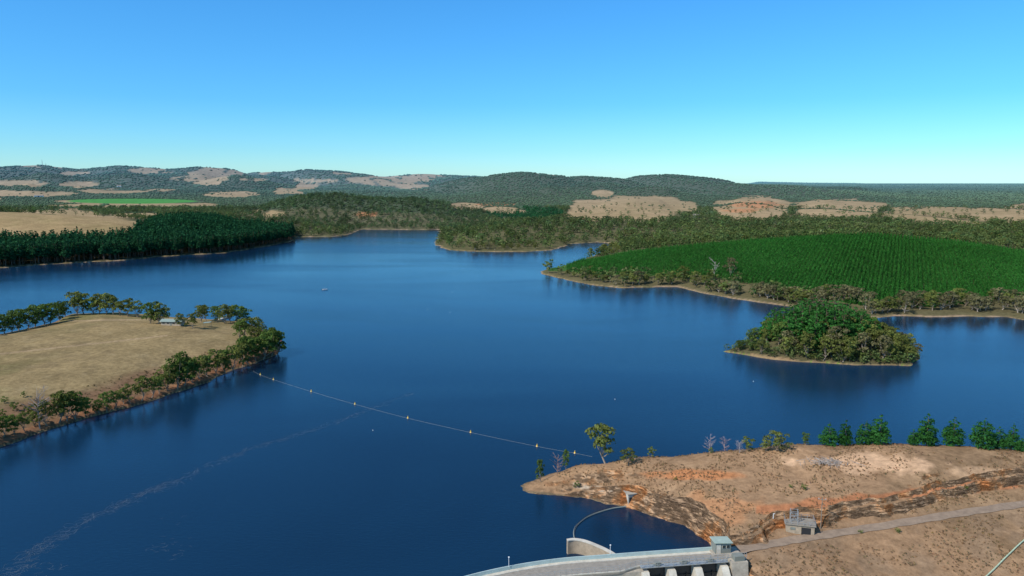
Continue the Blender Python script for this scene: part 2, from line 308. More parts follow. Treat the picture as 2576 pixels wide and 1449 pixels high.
# ---------------------------------------------------------------- water
DAMPX=[(760,1570),(900,1527),(1050,1484),(1175,1449),(1250,1431),(1330,1416),(1420,1404),(1510,1397),(1600,1390),(1700,1383),(1800,1376),(1858,1372)]
DU=[at(a,b,4.9) for a,b in DAMPX]
M_wat,nt,b=newmat('lake_water'); b.inputs['IOR'].default_value=1.33; b.inputs['Roughness'].default_value=.16
g=N(nt,'ShaderNodeNewGeometry')
w1=N(nt,'ShaderNodeTexNoise',Scale=.9,Detail=4.0,Roughness=.6); mpw=N(nt,'ShaderNodeMapping'); mpw.inputs['Scale'].default_value=(.7,1.6,1); mpw.inputs['Rotation'].default_value=(0,0,.25)
nt.links.new(g.outputs['Position'],mpw.inputs['Vector']); nt.links.new(mpw.outputs[0],w1.inputs['Vector'])
w2=N(nt,'ShaderNodeTexNoise',Scale=.006,Detail=4.0,Roughness=.5,Distortion=.7); mp2=N(nt,'ShaderNodeMapping'); mp2.inputs['Scale'].default_value=(.6,1.7,1); mp2.inputs['Rotation'].default_value=(0,0,-.3)
nt.links.new(g.outputs['Position'],mp2.inputs['Vector']); nt.links.new(mp2.outputs[0],w2.inputs['Vector'])
r2=N(nt,'ShaderNodeMapRange'); r2.inputs[1].default_value=.34; r2.inputs[2].default_value=.68; nt.links.new(w2.outputs['Fac'],r2.inputs[0])
bs=N(nt,'ShaderNodeMapRange'); bs.inputs[3].default_value=.35; bs.inputs[4].default_value=.62; nt.links.new(r2.outputs[0],bs.inputs[0])
bw=N(nt,'ShaderNodeBump',Strength=.4,Distance=.12); nt.links.new(bs.outputs[0],bw.inputs['Strength']); nt.links.new(w1.outputs['Fac'],bw.inputs['Height']); nt.links.new(bw.outputs[0],b.inputs['Normal'])
r=N(nt,'ShaderNodeMapRange'); r.inputs[3].default_value=.11; r.inputs[4].default_value=.22; nt.links.new(r2.outputs[0],r.inputs[0]); nt.links.new(r.outputs[0],b.inputs['Roughness'])
cw=N(nt,'ShaderNodeMix',data_type='RGBA'); cw.inputs[6].default_value=(.0028,.016,.040,1); cw.inputs[7].default_value=(.0045,.031,.072,1)
nt.links.new(r2.outputs[0],cw.inputs[0])
nt.links.new(cw.outputs[2],b.inputs['Base Color'])
near=[(v.x,v.y-1.5) for v in DU]
wp=[(-1400,60),(-80,60)]+near+[(70,140),(400,140),(1400,200),(1400,1500),(-1400,1500)]
me=bpy.data.meshes.new('lake_water'); me.from_pydata([(a,b_,0) for a,b_ in wp],[],[list(range(len(wp)))]); me.update()
link('lake_water',me,M_wat,kind='structure')
# ---------------------------------------------------------------- builders
class MB:
    def __init__(s): s.v=[]; s.f=[]
    def box(s,c,d,rz=0,tilt=0):
        k=len(s.v); cr_,sr_=math.cos(rz),math.sin(rz)
        for i in (-1,1):
            for j in (-1,1):
                for l in (-1,1):
                    x,y,zz=i*d[0]/2,j*d[1]/2,l*d[2]/2+tilt*i*d[0]/2
                    s.v.append((c[0]+x*cr_-y*sr_,c[1]+x*sr_+y*cr_,c[2]+zz))
        s.f+=[[k+q for q in f_] for f_ in ((0,1,3,2),(4,6,7,5),(0,4,5,1),(2,3,7,6),(0,2,6,4),(1,5,7,3))]; return s
    def tube(s,p,q,r0,r1=None,n=6,cap=True):
        r1=r0 if r1 is None else r1; p=Vector(p); q=Vector(q); d=(q-p).normalized(); a=d.orthogonal().normalized(); b_=d.cross(a); k=len(s.v)
        for P_,R_ in ((p,r0),(q,r1)):
            for i in range(n):
                t=2*math.pi*i/n; s.v.append(tuple(P_+(a*math.cos(t)+b_*math.sin(t))*R_))
        for i in range(n): j=(i+1)%n; s.f.append([k+i,k+j,k+n+j,k+n+i])
        if cap: s.f.append([k+n+i for i in range(n)]); s.f.append([k+i for i in range(n)][::-1])
        return s
    def prism(s,poly,f):
        k=len(s.v); n=len(poly)
        for sd in (0,1):
            for p in poly: s.v.append(tuple(f(p,sd)))
        s.f.append([k+i for i in range(n)][::-1]); s.f.append([k+n+i for i in range(n)])
        for i in range(n): j=(i+1)%n; s.f.append([k+i,k+j,k+n+j,k+n+i])
        return s
    def lathe(s,c,prof,n=10):
        k=len(s.v)
        for r_,zz in prof:
            for i in range(n): t=2*math.pi*i/n; s.v.append((c[0]+r_*math.cos(t),c[1]+r_*math.sin(t),c[2]+zz))
        for a in range(len(prof)-1):
            for i in range(n): j=(i+1)%n; s.f.append([k+a*n+i,k+a*n+j,k+(a+1)*n+j,k+(a+1)*n+i])
        return s
    def sweep(s,prof,pts,nrm,closed=True,wf=None):
        k=len(s.v); m=len(prof)
        for i,(P_,n_) in enumerate(zip(pts,nrm)):
            for a,zz in prof:
                if wf: a=wf(i,a)
                s.v.append((P_.x+n_.x*a,P_.y+n_.y*a,zz))
        for i in range(len(pts)-1):
            for j in range(m if closed else m-1):
                jj=(j+1)%m; s.f.append([k+i*m+j,k+(i+1)*m+j,k+(i+1)*m+jj,k+i*m+jj])
        if closed: s.f.append([k+j for j in range(m)]); s.f.append([k+(len(pts)-1)*m+j for j in range(m)][::-1])
        return s
    def build(s,name,mat,parent=None,off=None,**kw):
        v=s.v if off is None else [(a-off[0],b_-off[1],c-off[2]) for a,b_,c in s.v]
        me=bpy.data.meshes.new(name); me.from_pydata(v,[],s.f); me.update()
        bm=bmesh.new(); bm.from_mesh(me); bmesh.ops.recalc_face_normals(bm,faces=bm.faces); bm.to_mesh(me); bm.free()
        return link(name,me,mat,parent,**kw)
# ---------------------------------------------------------------- vegetation prototypes
def tubes_np(segs,n=5):
    V=[];Fq=[]
    for p,q,r0,r1 in segs:
        p=np.array(p,float);q=np.array(q,float);d=q-p;d/=np.linalg.norm(d)+1e-9
        a=np.cross(d,[0,0,1.0]) if abs(d[2])<.9 else np.cross(d,[1.0,0,0]); a/=np.linalg.norm(a); b_=np.cross(d,a)
        k=len(V)
        for P_,R_ in ((p,r0),(q,r1)):
            for i in range(n):
                t=2*math.pi*i/n; V.append(P_+(a*math.cos(t)+b_*math.sin(t))*R_)
        for i in range(n): j=(i+1)%n; Fq.append([k+i,k+j,k+n+j,k+n+i])
    return np.array(V),np.array(Fq)
def leaves(rg,cl,n,size,colr,var=.35,sq=.8):
    P=[];CC=[];ND=[]
    wt=np.array([c[3]**2 for c in cl]); cnt=np.maximum((n*wt/wt.sum()).astype(int),3)
    for (x,y,zz,r_),m in zip(cl,cnt):
        d=rg.normal(size=(m,3)); d/=np.linalg.norm(d,axis=1)[:,None]; d[:,2]=np.where(d[:,2]<-.3,-d[:,2],d[:,2])
        rr=r_*(.62+.45*rg.random((m,1)))
        P.append(np.array([x,y,zz])+d*rr*np.array([1,1,sq])); ND.append(d)
        t=1+var*(rg.random()-.5); CC.append(np.array(colr)*t*(1+var*(rg.random((m,1))-.5)))
    P=np.concatenate(P);D=np.concatenate(ND);CC=np.concatenate(CC); m=len(P)
    nn=D+.5*rg.normal(size=(m,3)); nn/=np.linalg.norm(nn,axis=1)[:,None]
    a=np.cross(nn,rg.normal(size=(m,3))); a/=np.linalg.norm(a,axis=1)[:,None]; b_=np.cross(nn,a)
    s1=size*(.6+.8*rg.random((m,1))); s2=s1*(.5+.4*rg.random((m,1)))
    V=np.stack([P-a*s1,P-b_*s2,P+a*s1,P+b_*s2],1).reshape(-1,3)
    return V,np.arange(4*m).reshape(m,4),np.repeat(CC,4,0)
GUM=(.155,.175,.046); GUMD=(.105,.158,.036); PINE=(.024,.092,.038); PLANT=(.043,.172,.029)
def gum_parts(rg,H,nleaf,size,colr,full=.35,spread=.36,ncl=12,barkc=(.30,.24,.18),seg=5):
    R_=H*spread; cl=[];segs=[]
    tx,ty=rg.normal(size=2)*.04*H; fork=np.array([tx,ty,H*max(full,.12)*.8])
    segs.append(((0,0,-.4),fork,H*.028,H*.02))
    for k in range(ncl):
        a=k*2.4+rg.random()*.8; h=full+.1+(.9-full-.1)*((k+.5)/ncl)**.8
        rr=R_*(.35+.65*rg.random())*math.sqrt(max(.12,1-((h-.5)/.5)**2)); r_=H*(.10+.08*rg.random())
        p=(tx+math.cos(a)*rr,ty+math.sin(a)*rr,H*h); cl.append((*p,r_))
        if k%2==0:
            mid=(fork+np.array(p))/2+np.array([0,0,-.04*H]); segs.append((fork,mid,H*.013,H*.009)); segs.append((mid,p,H*.009,H*.003))
    cl.append((tx,ty,H*.86,H*.13)); cl.append((tx,ty,H*(full+.9)/2,H*.18))
    tv,tf=tubes_np(segs,seg); lv,lf,lc=leaves(rg,cl,nleaf,size,colr)
    return (tv,tf,np.tile(barkc,(len(tv),1))),(lv,lf,lc)
def pine_parts(rg,H,nleaf,size,colr,start=.35,spread=.2,nl=9,barkc=(.13,.09,.065),seg=5,tip=.75):
    cl=[];segs=[((0,0,-.5),(0,0,H*.95),H*.018,H*.003)]
    for i in range(nl):
        h=start+(1-start)*(i+.3)/nl; q=(h-start)/(1-start); rr=H*spread*(1-q)**tip*(.55+.45*min(1,q*5+.3)); m=max(1,int(round(5*(1-q)+.6)))
        for k in range(m):
            a=i*1.3+k*2*math.pi/m+rg.random()*.6; r2=rr*(.55+.35*rg.random()) if m>1 else 0; r_=max(H*.035,rr*.5)*(.8+.4*rg.random())
            cl.append((math.cos(a)*r2,math.sin(a)*r2,H*(h+.02*rg.normal()),r_))
            if k%2==0 and m>1: segs.append(((0,0,H*h-.03*H),(math.cos(a)*r2*1.1,math.sin(a)*r2*1.1,H*h),H*.007,H*.002))
    tv,tf=tubes_np(segs,seg); lv,lf,lc=leaves(rg,cl,nleaf,size,colr,.4,.75)
    return (tv,tf,np.tile(barkc,(len(tv),1))),(lv,lf,lc)
def protos(fn,n,seed,**kw):
    out=[]
    for i in range(n):
        rg=np.random.default_rng(seed+i); k=dict(kw)
        for q,v in kw.items():
            if isinstance(v,list): k[q]=v[i%len(v)]
        t,l=fn(rg,**k); out.append((mkmesh('trunk',*t),mkmesh('crown',*l)))
    return out
def plant_tree(pr,name,label,cat,p,h,H0,group=None,wide=1.0,sink=.0):
    s=h/H0
    o=thing(name,label,cat,(p[0],p[1],p[2]-sink),random.uniform(0,6.28),group,(s*wide,s*wide,s))
    link('trunk',pr[0],M_bark,o); link('crown',pr[1],M_leaf,o); return o
G_olive=protos(gum_parts,5,100,H=10,nleaf=760,size=.36,colr=GUM,full=[.12,.20,.08,.14,.18],spread=[.36,.30,.42,.38,.32],ncl=[12,11,14,13,10])
G_dark=protos(gum_parts,4,200,H=10,nleaf=900,size=.36,colr=GUMD,full=[.0,.06,.03,.1],spread=[.38,.42,.36,.34],ncl=14)
G_pale=protos(gum_parts,4,300,H=10,nleaf=480,size=.42,colr=(.185,.17,.08),full=[.08,.14,.1,.14],spread=[.40,.36,.44,.38],ncl=12,barkc=(.4,.34,.28))
G_bush=protos(gum_parts,3,400,H=4,nleaf=300,size=.25,colr=(.15,.18,.045),full=.0,spread=.5,ncl=10)
P_tall=protos(pine_parts,4,500,H=20,nleaf=620,size=.68,colr=PINE,start=[.30,.36,.26,.32],spread=[.17,.16,.19,.17],nl=9)
P_full=protos(pine_parts,4,600,H=12,nleaf=1900,size=.34,colr=(.036,.125,.028),start=.03,spread=[.33,.36,.30,.34],nl=11,tip=.55)
P_isl=protos(pine_parts,4,700,H=18,nleaf=1100,size=.46,colr=(.044,.145,.030),start=.15,spread=[.24,.26,.22,.24],nl=9,tip=.5)
P_young=protos(pine_parts,3,800,H=8,nleaf=240,size=.36,colr=PLANT,start=.04,spread=.24,nl=8,tip=.9)
ONES=['','first','second','third','fourth','fifth','sixth','seventh','eighth','ninth','tenth','eleventh','twelfth','thirteenth','fourteenth','fifteenth','sixteenth','seventeenth','eighteenth','nineteenth']
TENS=['','','twenty','thirty','forty','fifty','sixty']
def ordw(n):
    if n<20: return ONES[n]
    if n%10==0: return TENS[n//10][:-1]+'ieth'
    return TENS[n//10]+'-'+ONES[n%10]
def hpx(p,dpx):
    dep=p[1]*cT-(p[2]-CH)*sT; return dpx*dep/F/cT
back=[(-40,850,45),(-15,842,45),(12,838,48),(30,834,44),(48,828,52),(68,824,50),(88,818,52),(108,812,48),(128,808,50),(150,800,42),(165,794,38),(192,794,58),(212,791,52),(230,792,42),(247,791,50),(266,791,52),(284,792,46),(302,794,36),(322,796,42),(345,798,40),(378,814,52),(398,814,50),(414,812,36),(456,820,30),(487,826,36),(505,811,42),(520,808,38),(547,809,38),(563,813,46),(580,811,40),(600,812,44),(618,808,36)]
for i,(a,b_,h) in enumerate(back):
    p,_=hitland(a,b_,.3); pr=random.choice(G_dark if a<180 or a>590 else (G_olive+G_dark[:2]))
    kind='dense dark' if a<180 else ('open crowned olive' if pr in G_olive else 'rounded dark')
    plant_tree(pr,'gum_tree',f'{kind} gum, {ordw(i+1)} from the left along the back shore of the grassy peninsula','tree',p,hpx(p,h)*1.05,9.8,'gum trees along the back shore of the grassy peninsula',1.1)
front=[(-60,1128,55),(-25,1112,60),(8,1104,48),(35,1098,42),(62,1090,45),(84,1078,36),(120,1076,60),(148,1070,72),(168,1064,66),(190,1060,62),(215,1050,42),(248,1044,30),(268,1040,46),(290,1034,40),(312,1022,36),(330,1020,46),(356,1014,56),(382,1006,48),(400,996,40),(424,988,58),(446,982,78),(462,976,66),(484,968,56),(503,958,52),(522,954,50),(545,948,60),(566,942,54),(588,938,60),(608,930,56),(626,922,66),(644,914,52),(662,908,60),(682,902,64),(697,896,50)]
for i,(a,b_,h) in enumerate(front):
    p=hit(a,b_-5); pr=random.choice(G_dark+G_olive[:3])
    kind='lush dark' if pr in G_dark else 'loose olive'
    plant_tree(pr,'gum_tree',f'{kind} gum, {ordw(i+1)} from the left along the near shore of the grassy peninsula','tree',p,hpx(p,h)*1.1,9.8,'gum trees along the near shore of the grassy peninsula',.95)
tip=[(602,852,44),(620,850,52),(642,848,50),(655,842,34),(640,872,50),(660,868,46),(676,880,50),(690,878,44),(618,902,50),(600,905,40),(662,892,50),(640,895,46),(685,865,34)]
for i,(a,b_,h) in enumerate(sorted(tip)):
    p=hit(a,b_); plant_tree(random.choice(G_dark+G_olive),'gum_tree',f'dense gum, {ordw(i+1)} from the left in the clump at the peninsula tip','tree',p,hpx(p,h),9.8,'gum trees clumped at the tip of the peninsula',1.05)
for (a,b_,h) in [(5,1050,20),(40,1035,22),(75,1048,26),(25,1070,24),(105,1030,18),(140,1010,20),(180,1000,16),(225,1022,18),(300,1002,16),(345,985,16),(60,1000,14),(10,1015,18),(240,1040,20),(408,965,24),(430,960,26)]:
    p=hit(a,b_); plant_tree(random.choice(G_bush),'shrub','low green shrub in the brown scrub at the left end of the grassy peninsula','shrub',p,hpx(p,h),3.8,'low shrubs on the brown scrub of the peninsula')
def dead(label,p,H,seed,colr=(.34,.28,.25),n=26,name='dead_tree'):
    rg=np.random.default_rng(seed); tk=[((0,0,-.3),(0,0,H*.5),H*.02,H*.014),((0,0,H*.5),(H*.05,H*.02,H*.95),H*.014,H*.005)]; segs=[]
    for i in range(n):
        h=H*(.12+.75*rg.random()); a=rg.random()*6.28; L=H*(.18+.2*rg.random()); e=np.array([math.cos(a)*L,math.sin(a)*L,h+L*(.3+.6*rg.random())])
        s_=np.array([0,0,h]); segs.append((s_,e,H*.008,H*.004))
        for q in range(3):
            a2=a+rg.normal()*.8; m=s_+(e-s_)*(.5+.4*rg.random()); segs.append((m,m+np.array([math.cos(a2),math.sin(a2),.8])*L*.35,H*.005,H*.0025))
    o=thing(name,label,'tree',p,0)
    for nm,sg in (('trunk',tk),('branches',segs)):
        v,f=tubes_np(sg,4); link(nm,mkmesh(nm,v,f,np.tile(colr,(len(v),1))),M_bark,o)
p=hit(100,1078); dead('bare grey tree with thin branches standing on the near shore of the grassy peninsula',p,hpx(p,95),5)
def gt(a,b_,top,label,prs,name='gum_tree',H0=9.8,wide=1.0,cat='tree'):
    p,dy=hitland(a,b_); return plant_tree(random.choice(prs),name,label,cat,p,hpx(p,b_+dy-top),H0,None,wide*(b_-top)/(b_+dy-top))
gt(1524,1156,1064,'tall olive gum tree standing alone on the near edge of the rocky headland',[G_olive[1]],wide=1.15)
gt(1580,1170,1128,'short broad gum just right of the tall lone gum on the headland',[G_olive[2]],wide=1.2)
gt(1640,1150,1127,'small round bush on the skyline right of the short broad gum',[G_bush[0]],'shrub',3.8,cat='shrub')
gt(1362,1192,1154,'small upright dark tree nearest the tip of the rocky headland',[G_dark[1]],wide=.8)
gt(1424,1166,1130,'small upright dark tree between the headland tip and the tall lone gum',[G_dark[2]],wide=.7)
gt(1450,1228,1212,'green bush growing on top of the cliff near the headland tip',[G_bush[1]],'shrub',3.8,cat='shrub')
gt(1790,1140,1126,'small green bush at the foot of the bare pinkish tree',[G_bush[2]],'shrub',3.8,cat='shrub')
gt(1885,1134,1102,'leafy yellow green bush between the dead trees and the broad gum',[G_bush[0]],'shrub',3.8,1.1,cat='shrub')
gt(1950,1134,1085,'broad low olive gum spreading on the headland skyline',[G_olive[2]],wide=1.4)
gt(1925,1136,1106,'low olive sapling joined to the left side of the broad gum',[G_olive[3]],wide=1.3)
gt(2027,1120,1089,'small round gum alone between the broad gum and the dark pines',[G_dark[0]],wide=.9)
for a,b_,tp,lb,wd in [(2084,1114,1058,'leftmost bushy pine on the headland skyline',1.2),(2125,1114,1050,'second bushy pine from the left on the headland skyline',.92),(2176,1114,1054,'third pine from the left, lower left part of the widest pine clump',1.15),(2212,1114,1036,'fourth pine from the left, tallest in the widest pine clump',1.08),(2296,1116,1076,'small pine tucked against the left side of the tallest right hand pine',1.1),(2330,1116,1032,'tallest pine on the right half of the headland skyline',1.02),(2397,1120,1045,'round topped pine standing between two gaps near the right edge',1.12),(2472,1126,1045,'broad pine third from the right edge of the headland skyline',1.08),(2510,1128,1068,'lower pine touching the right side of the broad pine',.95),(2545,1132,1060,'pale green narrow pine second from the right edge',.8),(2574,1136,1092,'low pine cut by the right edge of the picture',1.15)]:
    gt(a,b_+1,tp,lb,P_full,'pine_tree',12,wd)
p,dy=hitland(1785,1138); dead('bare pinkish grey tree with spread branches on the headland skyline',p,hpx(p,42+dy),11,(.42,.33,.31))
p,dy=hitland(1822,1134); dead('bare pink twiggy tree right of the larger bare tree',p,hpx(p,34+dy),12,(.36,.25,.23))
p,dy=hitland(1860,1140); dead('low bare grey purple tree beside the yellow green bush',p,hpx(p,32+dy),13,(.34,.30,.30),40)
p,dy=hitland(1402,1168); dead('low bare reddish shrub near the tip of the headland',p,hpx(p,26+dy),14,(.3,.2,.17),name='bare_shrub')
for a,b_,h,lb in [(2025,1232,12,'small green bush alone in the middle of the brown headland'),(1990,1228,8,'tiny green bush left of the small bush on the brown headland'),(2260,1340,10,'bright green bush at the roadside nearest the cliff'),(2165,1342,8,'olive bush on the road edge below the long cliff'),(2430,1235,8,'small bush on the cliff top at the right'),(1700,1208,7,'small bush beside the orange soil patch')]:
    p=hit(a,b_); plant_tree(random.choice(G_bush),'shrub',lb,'shrub',p,hpx(p,h),3.8,None,1.5)
rg=np.random.default_rng(31); segs=[]
for i in range(120):
    x,y=rg.normal(size=2)*np.array([2.6,1.2]); a=rg.random()*3.14; L=1+2*rg.random(); h=.1+.7*rg.random(); segs.append(((x-math.cos(a)*L/2,y-math.sin(a)*L/2,h),(x+math.cos(a)*L/2,y+math.sin(a)*L/2,h+.5*rg.random()),.07,.03))
v,f=tubes_np(segs,4); link('brushwood_pile',mkmesh('brushwood_pile',v,f,np.tile((.34,.29,.25),(len(v),1))),M_bark,None,hit(2082,1168),label='grey pile of dead branches lying on the pale bare ground of the headland',category='brushwood')
# ---- island
pe=np.array(PE); x0,x1=pe[:,0].min(),pe[:,0].max(); y0,y1=pe[:,1].min(),pe[:,1].max()
def scatter(n,x0,x1,y0,y1,ok,mind):
    pts=[]; tries=0
    while len(pts)<n and tries<n*60:
        tries+=1; x=random.uniform(x0,x1); y=random.uniform(y0,y1)
        if not ok(x,y): continue
        if any((x-a)**2+(y-b_)**2<mind*mind for a,b_ in pts): continue
        pts.append((x,y))
    return pts
de=lambda x,y: float(bil(DEG,np.array([x]),np.array([y]))[0])
cxI,cyI=at(2072,884).x,(y0+y1)/2
inpine=lambda x,y: ((x-cxI)/26)**2+((y-cyI-1)/20)**2<1
for x,y in scatter(60,x0,x1,y0,y1,lambda x,y: de(x,y)>2.5 and inpine(x,y),3.1):
    q=max(0,1-((x-cxI+1)/31)**2); plant_tree(random.choice(P_isl),'pine_tree','green pine among those crowded on top of the small wooded island','tree',(x,y,gz(x,y)),random.uniform(17.5,19)*(.45+.55*q),18,'pines on the island',1.2)
for x,y in scatter(112,x0,x1,y0,y1,lambda x,y: de(x,y)>.7 and not (((x-cxI)/21)**2+((y-cyI-4)/13)**2<1) and not (x<x0+12 and random.random()<.4) and not (x<cxI-18 and de(x,y)<3),2.4):
    e=min(1,abs(x-cxI)/46); pr=random.choice(G_olive+G_dark[:1]+G_pale[:2]); plant_tree(pr,'gum_tree','olive gum around the edge of the small wooded island','tree',(x,y,gz(x,y)),random.uniform(8,13)*(1.12-.56*e),9.8,'gum trees on the island',1.0)
# ---- shore gums below the plantation
sh=[(1378,690),(1395,692),(1440,700),(1500,712),(1550,720),(1600,718),(1640,718),(1700,715),(1750,724),(1830,742),(1900,752),(1970,760),(2040,772),(2120,782),(2190,790),(2260,788),(2350,788),(2440,786),(2540,790),(2640,800)]
for i in range(len(sh)-1):
    (a0,b0),(a1,b1)=sh[i],sh[i+1]; m=max(1,int((a1-a0)/(17 if a0<1900 else 11)))
    for k in range(m):
        t=(k+random.random())/m; a=a0+(a1-a0)*t; b_=b0+(b1-b0)*t
        dep=random.uniform(0,6 if a0<1650 else (16 if a0<2000 else 30))
        if a0<1950 and random.random()<.15: continue
        p=hit(a,b_-dep); h=random.uniform(7,11) if a0>1500 else random.uniform(4.5,7.5)
        plant_tree(random.choice(G_pale+G_olive[:2]),'gum_tree','pale olive gum on the shore below the young pine plantation','tree',p,h,9.8,'gum trees on the shore below the pine plantation',1.25)
p=hit(1797,698); dead('bare pale tree in front of the young pine plantation',p,hpx(p,42),44,(.30,.27,.23),16)
gt(1835,698,648,'tall thin gum standing up against the young pine plantation',[G_pale[1]],wide=.8)
# ---- mass forests
def merged(name,protos_,x,y,zz,s,tint,mat,wide=None,**kw):
    VV=[];FF=[];CC=[];o=0
    which=rng.integers(0,len(protos_),len(x)); rot=rng.random(len(x))*6.28
    for i,(V,Fa,Cc) in enumerate(protos_):
        m=which==i; n=m.sum()
        if not n: continue
        c_,s_=np.cos(rot[m])[:,None],np.sin(rot[m])[:,None]; sc=s[m][:,None]; w=sc*(1 if wide is None else wide)
        P_=np.stack([x[m][:,None]+(V[None,:,0]*c_-V[None,:,1]*s_)*w, y[m][:,None]+(V[None,:,0]*s_+V[None,:,1]*c_)*w, zz[m][:,None]+V[None,:,2]*sc],-1)
        VV.append(P_.reshape(-1,3)); FF.append((Fa[None]+(np.arange(n)*len(V))[:,None,None]+o).reshape(-1,Fa.shape[1])); o+=n*len(V)
        CC.append((Cc[None]*tint[m][:,None,:]).reshape(-1,3))
    return link(name,mkmesh(name,np.concatenate(VV),np.concatenate(FF),np.concatenate(CC)),mat,kind='stuff',**kw)
def lo(fn,n,seed,**kw):
    out=[]
    for i in range(n):
        rg=np.random.default_rng(seed+i); (tv,tf,tc),(lv,lf,lc)=fn(rg,**kw)
        (tv,tf)=tubes_np([((0,0,-.4),(0,0,kw['H']*.6),kw['H']*.02,kw['H']*.01)],3); tc=np.tile((.2,.16,.12),(len(tv),1))
        out.append((np.concatenate([lv,tv]),np.concatenate([lf,tf+len(lv)]),np.concatenate([lc,tc])))
    return out
def vis(x,y,zz,h):
    r0,c0,fr,fc=gi(x,y); return (zz+h-CH)/y>RM[r0,c0]-.0005
def tintf(n,v=.3,g=.08):
    t=1+v*(rng.random((n,1))-.5)*2; return t*np.concatenate([1+g*rng.normal(size=(n,1)),np.ones((n,1)),1+g*rng.normal(size=(n,1))],1)
ang=math.radians(62); ux,uy=math.cos(ang),math.sin(ang); vx,vy=-uy,ux
I,J=np.meshgrid(np.arange(-400,680),np.arange(-400,400))
sx_,sy_=2.9,1.8
px_=300+I*sy_*ux+J*sx_*vx; py_=600+I*sy_*uy+J*sx_*vy
px_=px_.ravel()+rng.normal(size=px_.size)*.28; py_=py_.ravel()+rng.normal(size=py_.size)*.5
m=(py_>440)&(py_<760)&(px_>0)&(px_/np.maximum(py_,1)<.86); px_,py_=px_[m],py_[m]
zz=bil(Z,px_,py_); P1,P2=proj(px_,py_,zz); dm=bil(DMG,px_,py_)
fl=np.interp(P1,PFX,PFY)
m=(P2<fl+3*fbm(px_,py_,14,2,60))&(P1>1425)&(dm>8)&(py_<722)&(P1<2800); px_,py_,zz,P1,P2,fl=px_[m],py_[m],zz[m],P1[m],P2[m],fl[m]
m=vis(px_,py_,zz,12); px_,py_,zz,P1,P2,fl=px_[m],py_[m],zz[m],P1[m],P2[m],fl[m]
hh=rng.uniform(5.0,6.0,len(px_))*np.interp(P1,[1425,1600,2000],[.7,.85,1.0])
sel=np.argsort(fl-P2+np.where(P1<2600,0,1e5)+np.where(P1<1900,6,0))[:80]; ms=np.zeros(len(px_),bool); ms[sel]=True
for i in sel: plant_tree(random.choice(P_young),'pine_tree','young green pine in the front row of the plantation','tree',(px_[i],py_[i],zz[i]),hh[i],8,'young pines in the front row of the plantation')
yp=lo(pine_parts,4,900,H=8,nleaf=30,size=.58,colr=PLANT,start=.2,spread=.2,nl=5,tip=.7)
m=~ms
tn=tintf(int(m.sum()),.12,.04)*(1+.25*fbm(px_[m],py_[m],60,3,61))[:,None]
merged('pine_plantation',yp,px_[m],py_[m],zz[m],hh[m]/8,tn,M_leafs,label='young green pine plantation in combed rows on the hill at the right',category='plantation')
# left pine forest
n=22000; a=rng.uniform(-.93,-.24,n); y=np.sqrt(rng.uniform(600**2,1110**2,n)); x=a*y; zz=bil(Z,x,y); dm=bil(DMG,x,y); q1,q2=proj(x,y,zz)
lim=np.interp(q1,FLX,FLY)
m=(dm>4)&(y<lim+12*fbm(x,y,30,2,63))&(q1<738); x,y,zz,dm,q1=x[m],y[m],zz[m],dm[m],q1[m]
g={}; keep=[]
for i in range(len(x)):
    k=(int(x[i]//4.2),int(y[i]//4.6))
    if k in g: continue
    g[k]=1; keep.append(i)
keep=np.array(keep); x,y,zz,dm,q1=x[keep],y[keep],zz[keep],dm[keep],q1[keep]
m=vis(x,y,zz,26); x,y,zz,dm,q1=x[m],y[m],zz[m],dm[m],q1[m]
sel=np.argsort(dm+np.where(q1<-30,1e4,0))[:148]; ms=np.zeros(len(x),bool); ms[sel]=True
hh=rng.uniform(18.5,22,len(x))*np.interp(y,[600,1100],[1,.85])
for i in sel: plant_tree(random.choice(P_tall),'pine_tree','tall dark pine in the front of the forest on the left shore','tree',(x[i],y[i],zz[i]),hh[i]*1.05,20,'tall pines in front of the left shore forest',1.1)
tp_=lo(pine_parts,4,950,H=20,nleaf=90,size=1.1,colr=PINE,start=.3,spread=.2,nl=7)
m=~ms; merged('pine_forest',tp_,x[m],y[m],zz[m],hh[m]/20,tintf(int(m.sum()),.3,.05),M_leafs,label='dark mature pine forest covering the point on the left shore',category='forest')
# mid gum woodland
n=34000; a=rng.uniform(-.93,.93,n); y=np.sqrt(rng.uniform(460**2,1500**2,n)); x=a*y; zz=bil(Z,x,y); dm=bil(DMG,x,y); wd,q1,q2=cover(x,y,zz)
m=(dm>1.5)&vis(x,y,zz,9)
m&=~((q1<745)&(y<1110))
inpl=(q1>1400)&(y<728)&(q2<np.interp(q1,PFX,PFY)+4)
belt=(q1>1380)&(y<728)&~inpl
m&=~inpl
dens=np.where(wd>.5,.9,.04); dens=np.where((q1>1090)&(q1<1560)&(y<1000),.55,dens); dens=np.where((q1>1900)&(y>1150)&(wd>.5),.6,dens); dens=np.where(belt,np.where(q1>1950,1.0,.6),dens)
m&=(rng.random(n)<dens); x,y,zz,q1=x[m],y[m],zz[m],q1[m]
sel=np.nonzero((q1>1090)&(q1<1560)&(y<900)&(y>760))[0]; sel=sel[np.argsort(y[sel])][:30]; ms=np.zeros(len(x),bool); ms[sel]=True
s=rng.uniform(.6,1.15,len(x))*np.where(y>1150,.85,1)
for i in sel: plant_tree(random.choice(G_olive+G_pale[:1]),'gum_tree','small olive gum on the low wooded point across the lake','tree',(x[i],y[i],zz[i]),8.5*s[i],9.8,'gum trees on the low point across the lake',1.1)
gp=lo(gum_parts,5,970,H=9,nleaf=46,size=.85,colr=(.108,.146,.046),full=.05,spread=.40,ncl=7)
m=~ms; nn=fbm(x,y,70,3,70)[m][:,None]; tn=tintf(int(m.sum()),.35,.1)*(1+.35*nn)
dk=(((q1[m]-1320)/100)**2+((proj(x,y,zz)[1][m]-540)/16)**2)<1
tn[dk]*=np.array([.25,.75,.7])
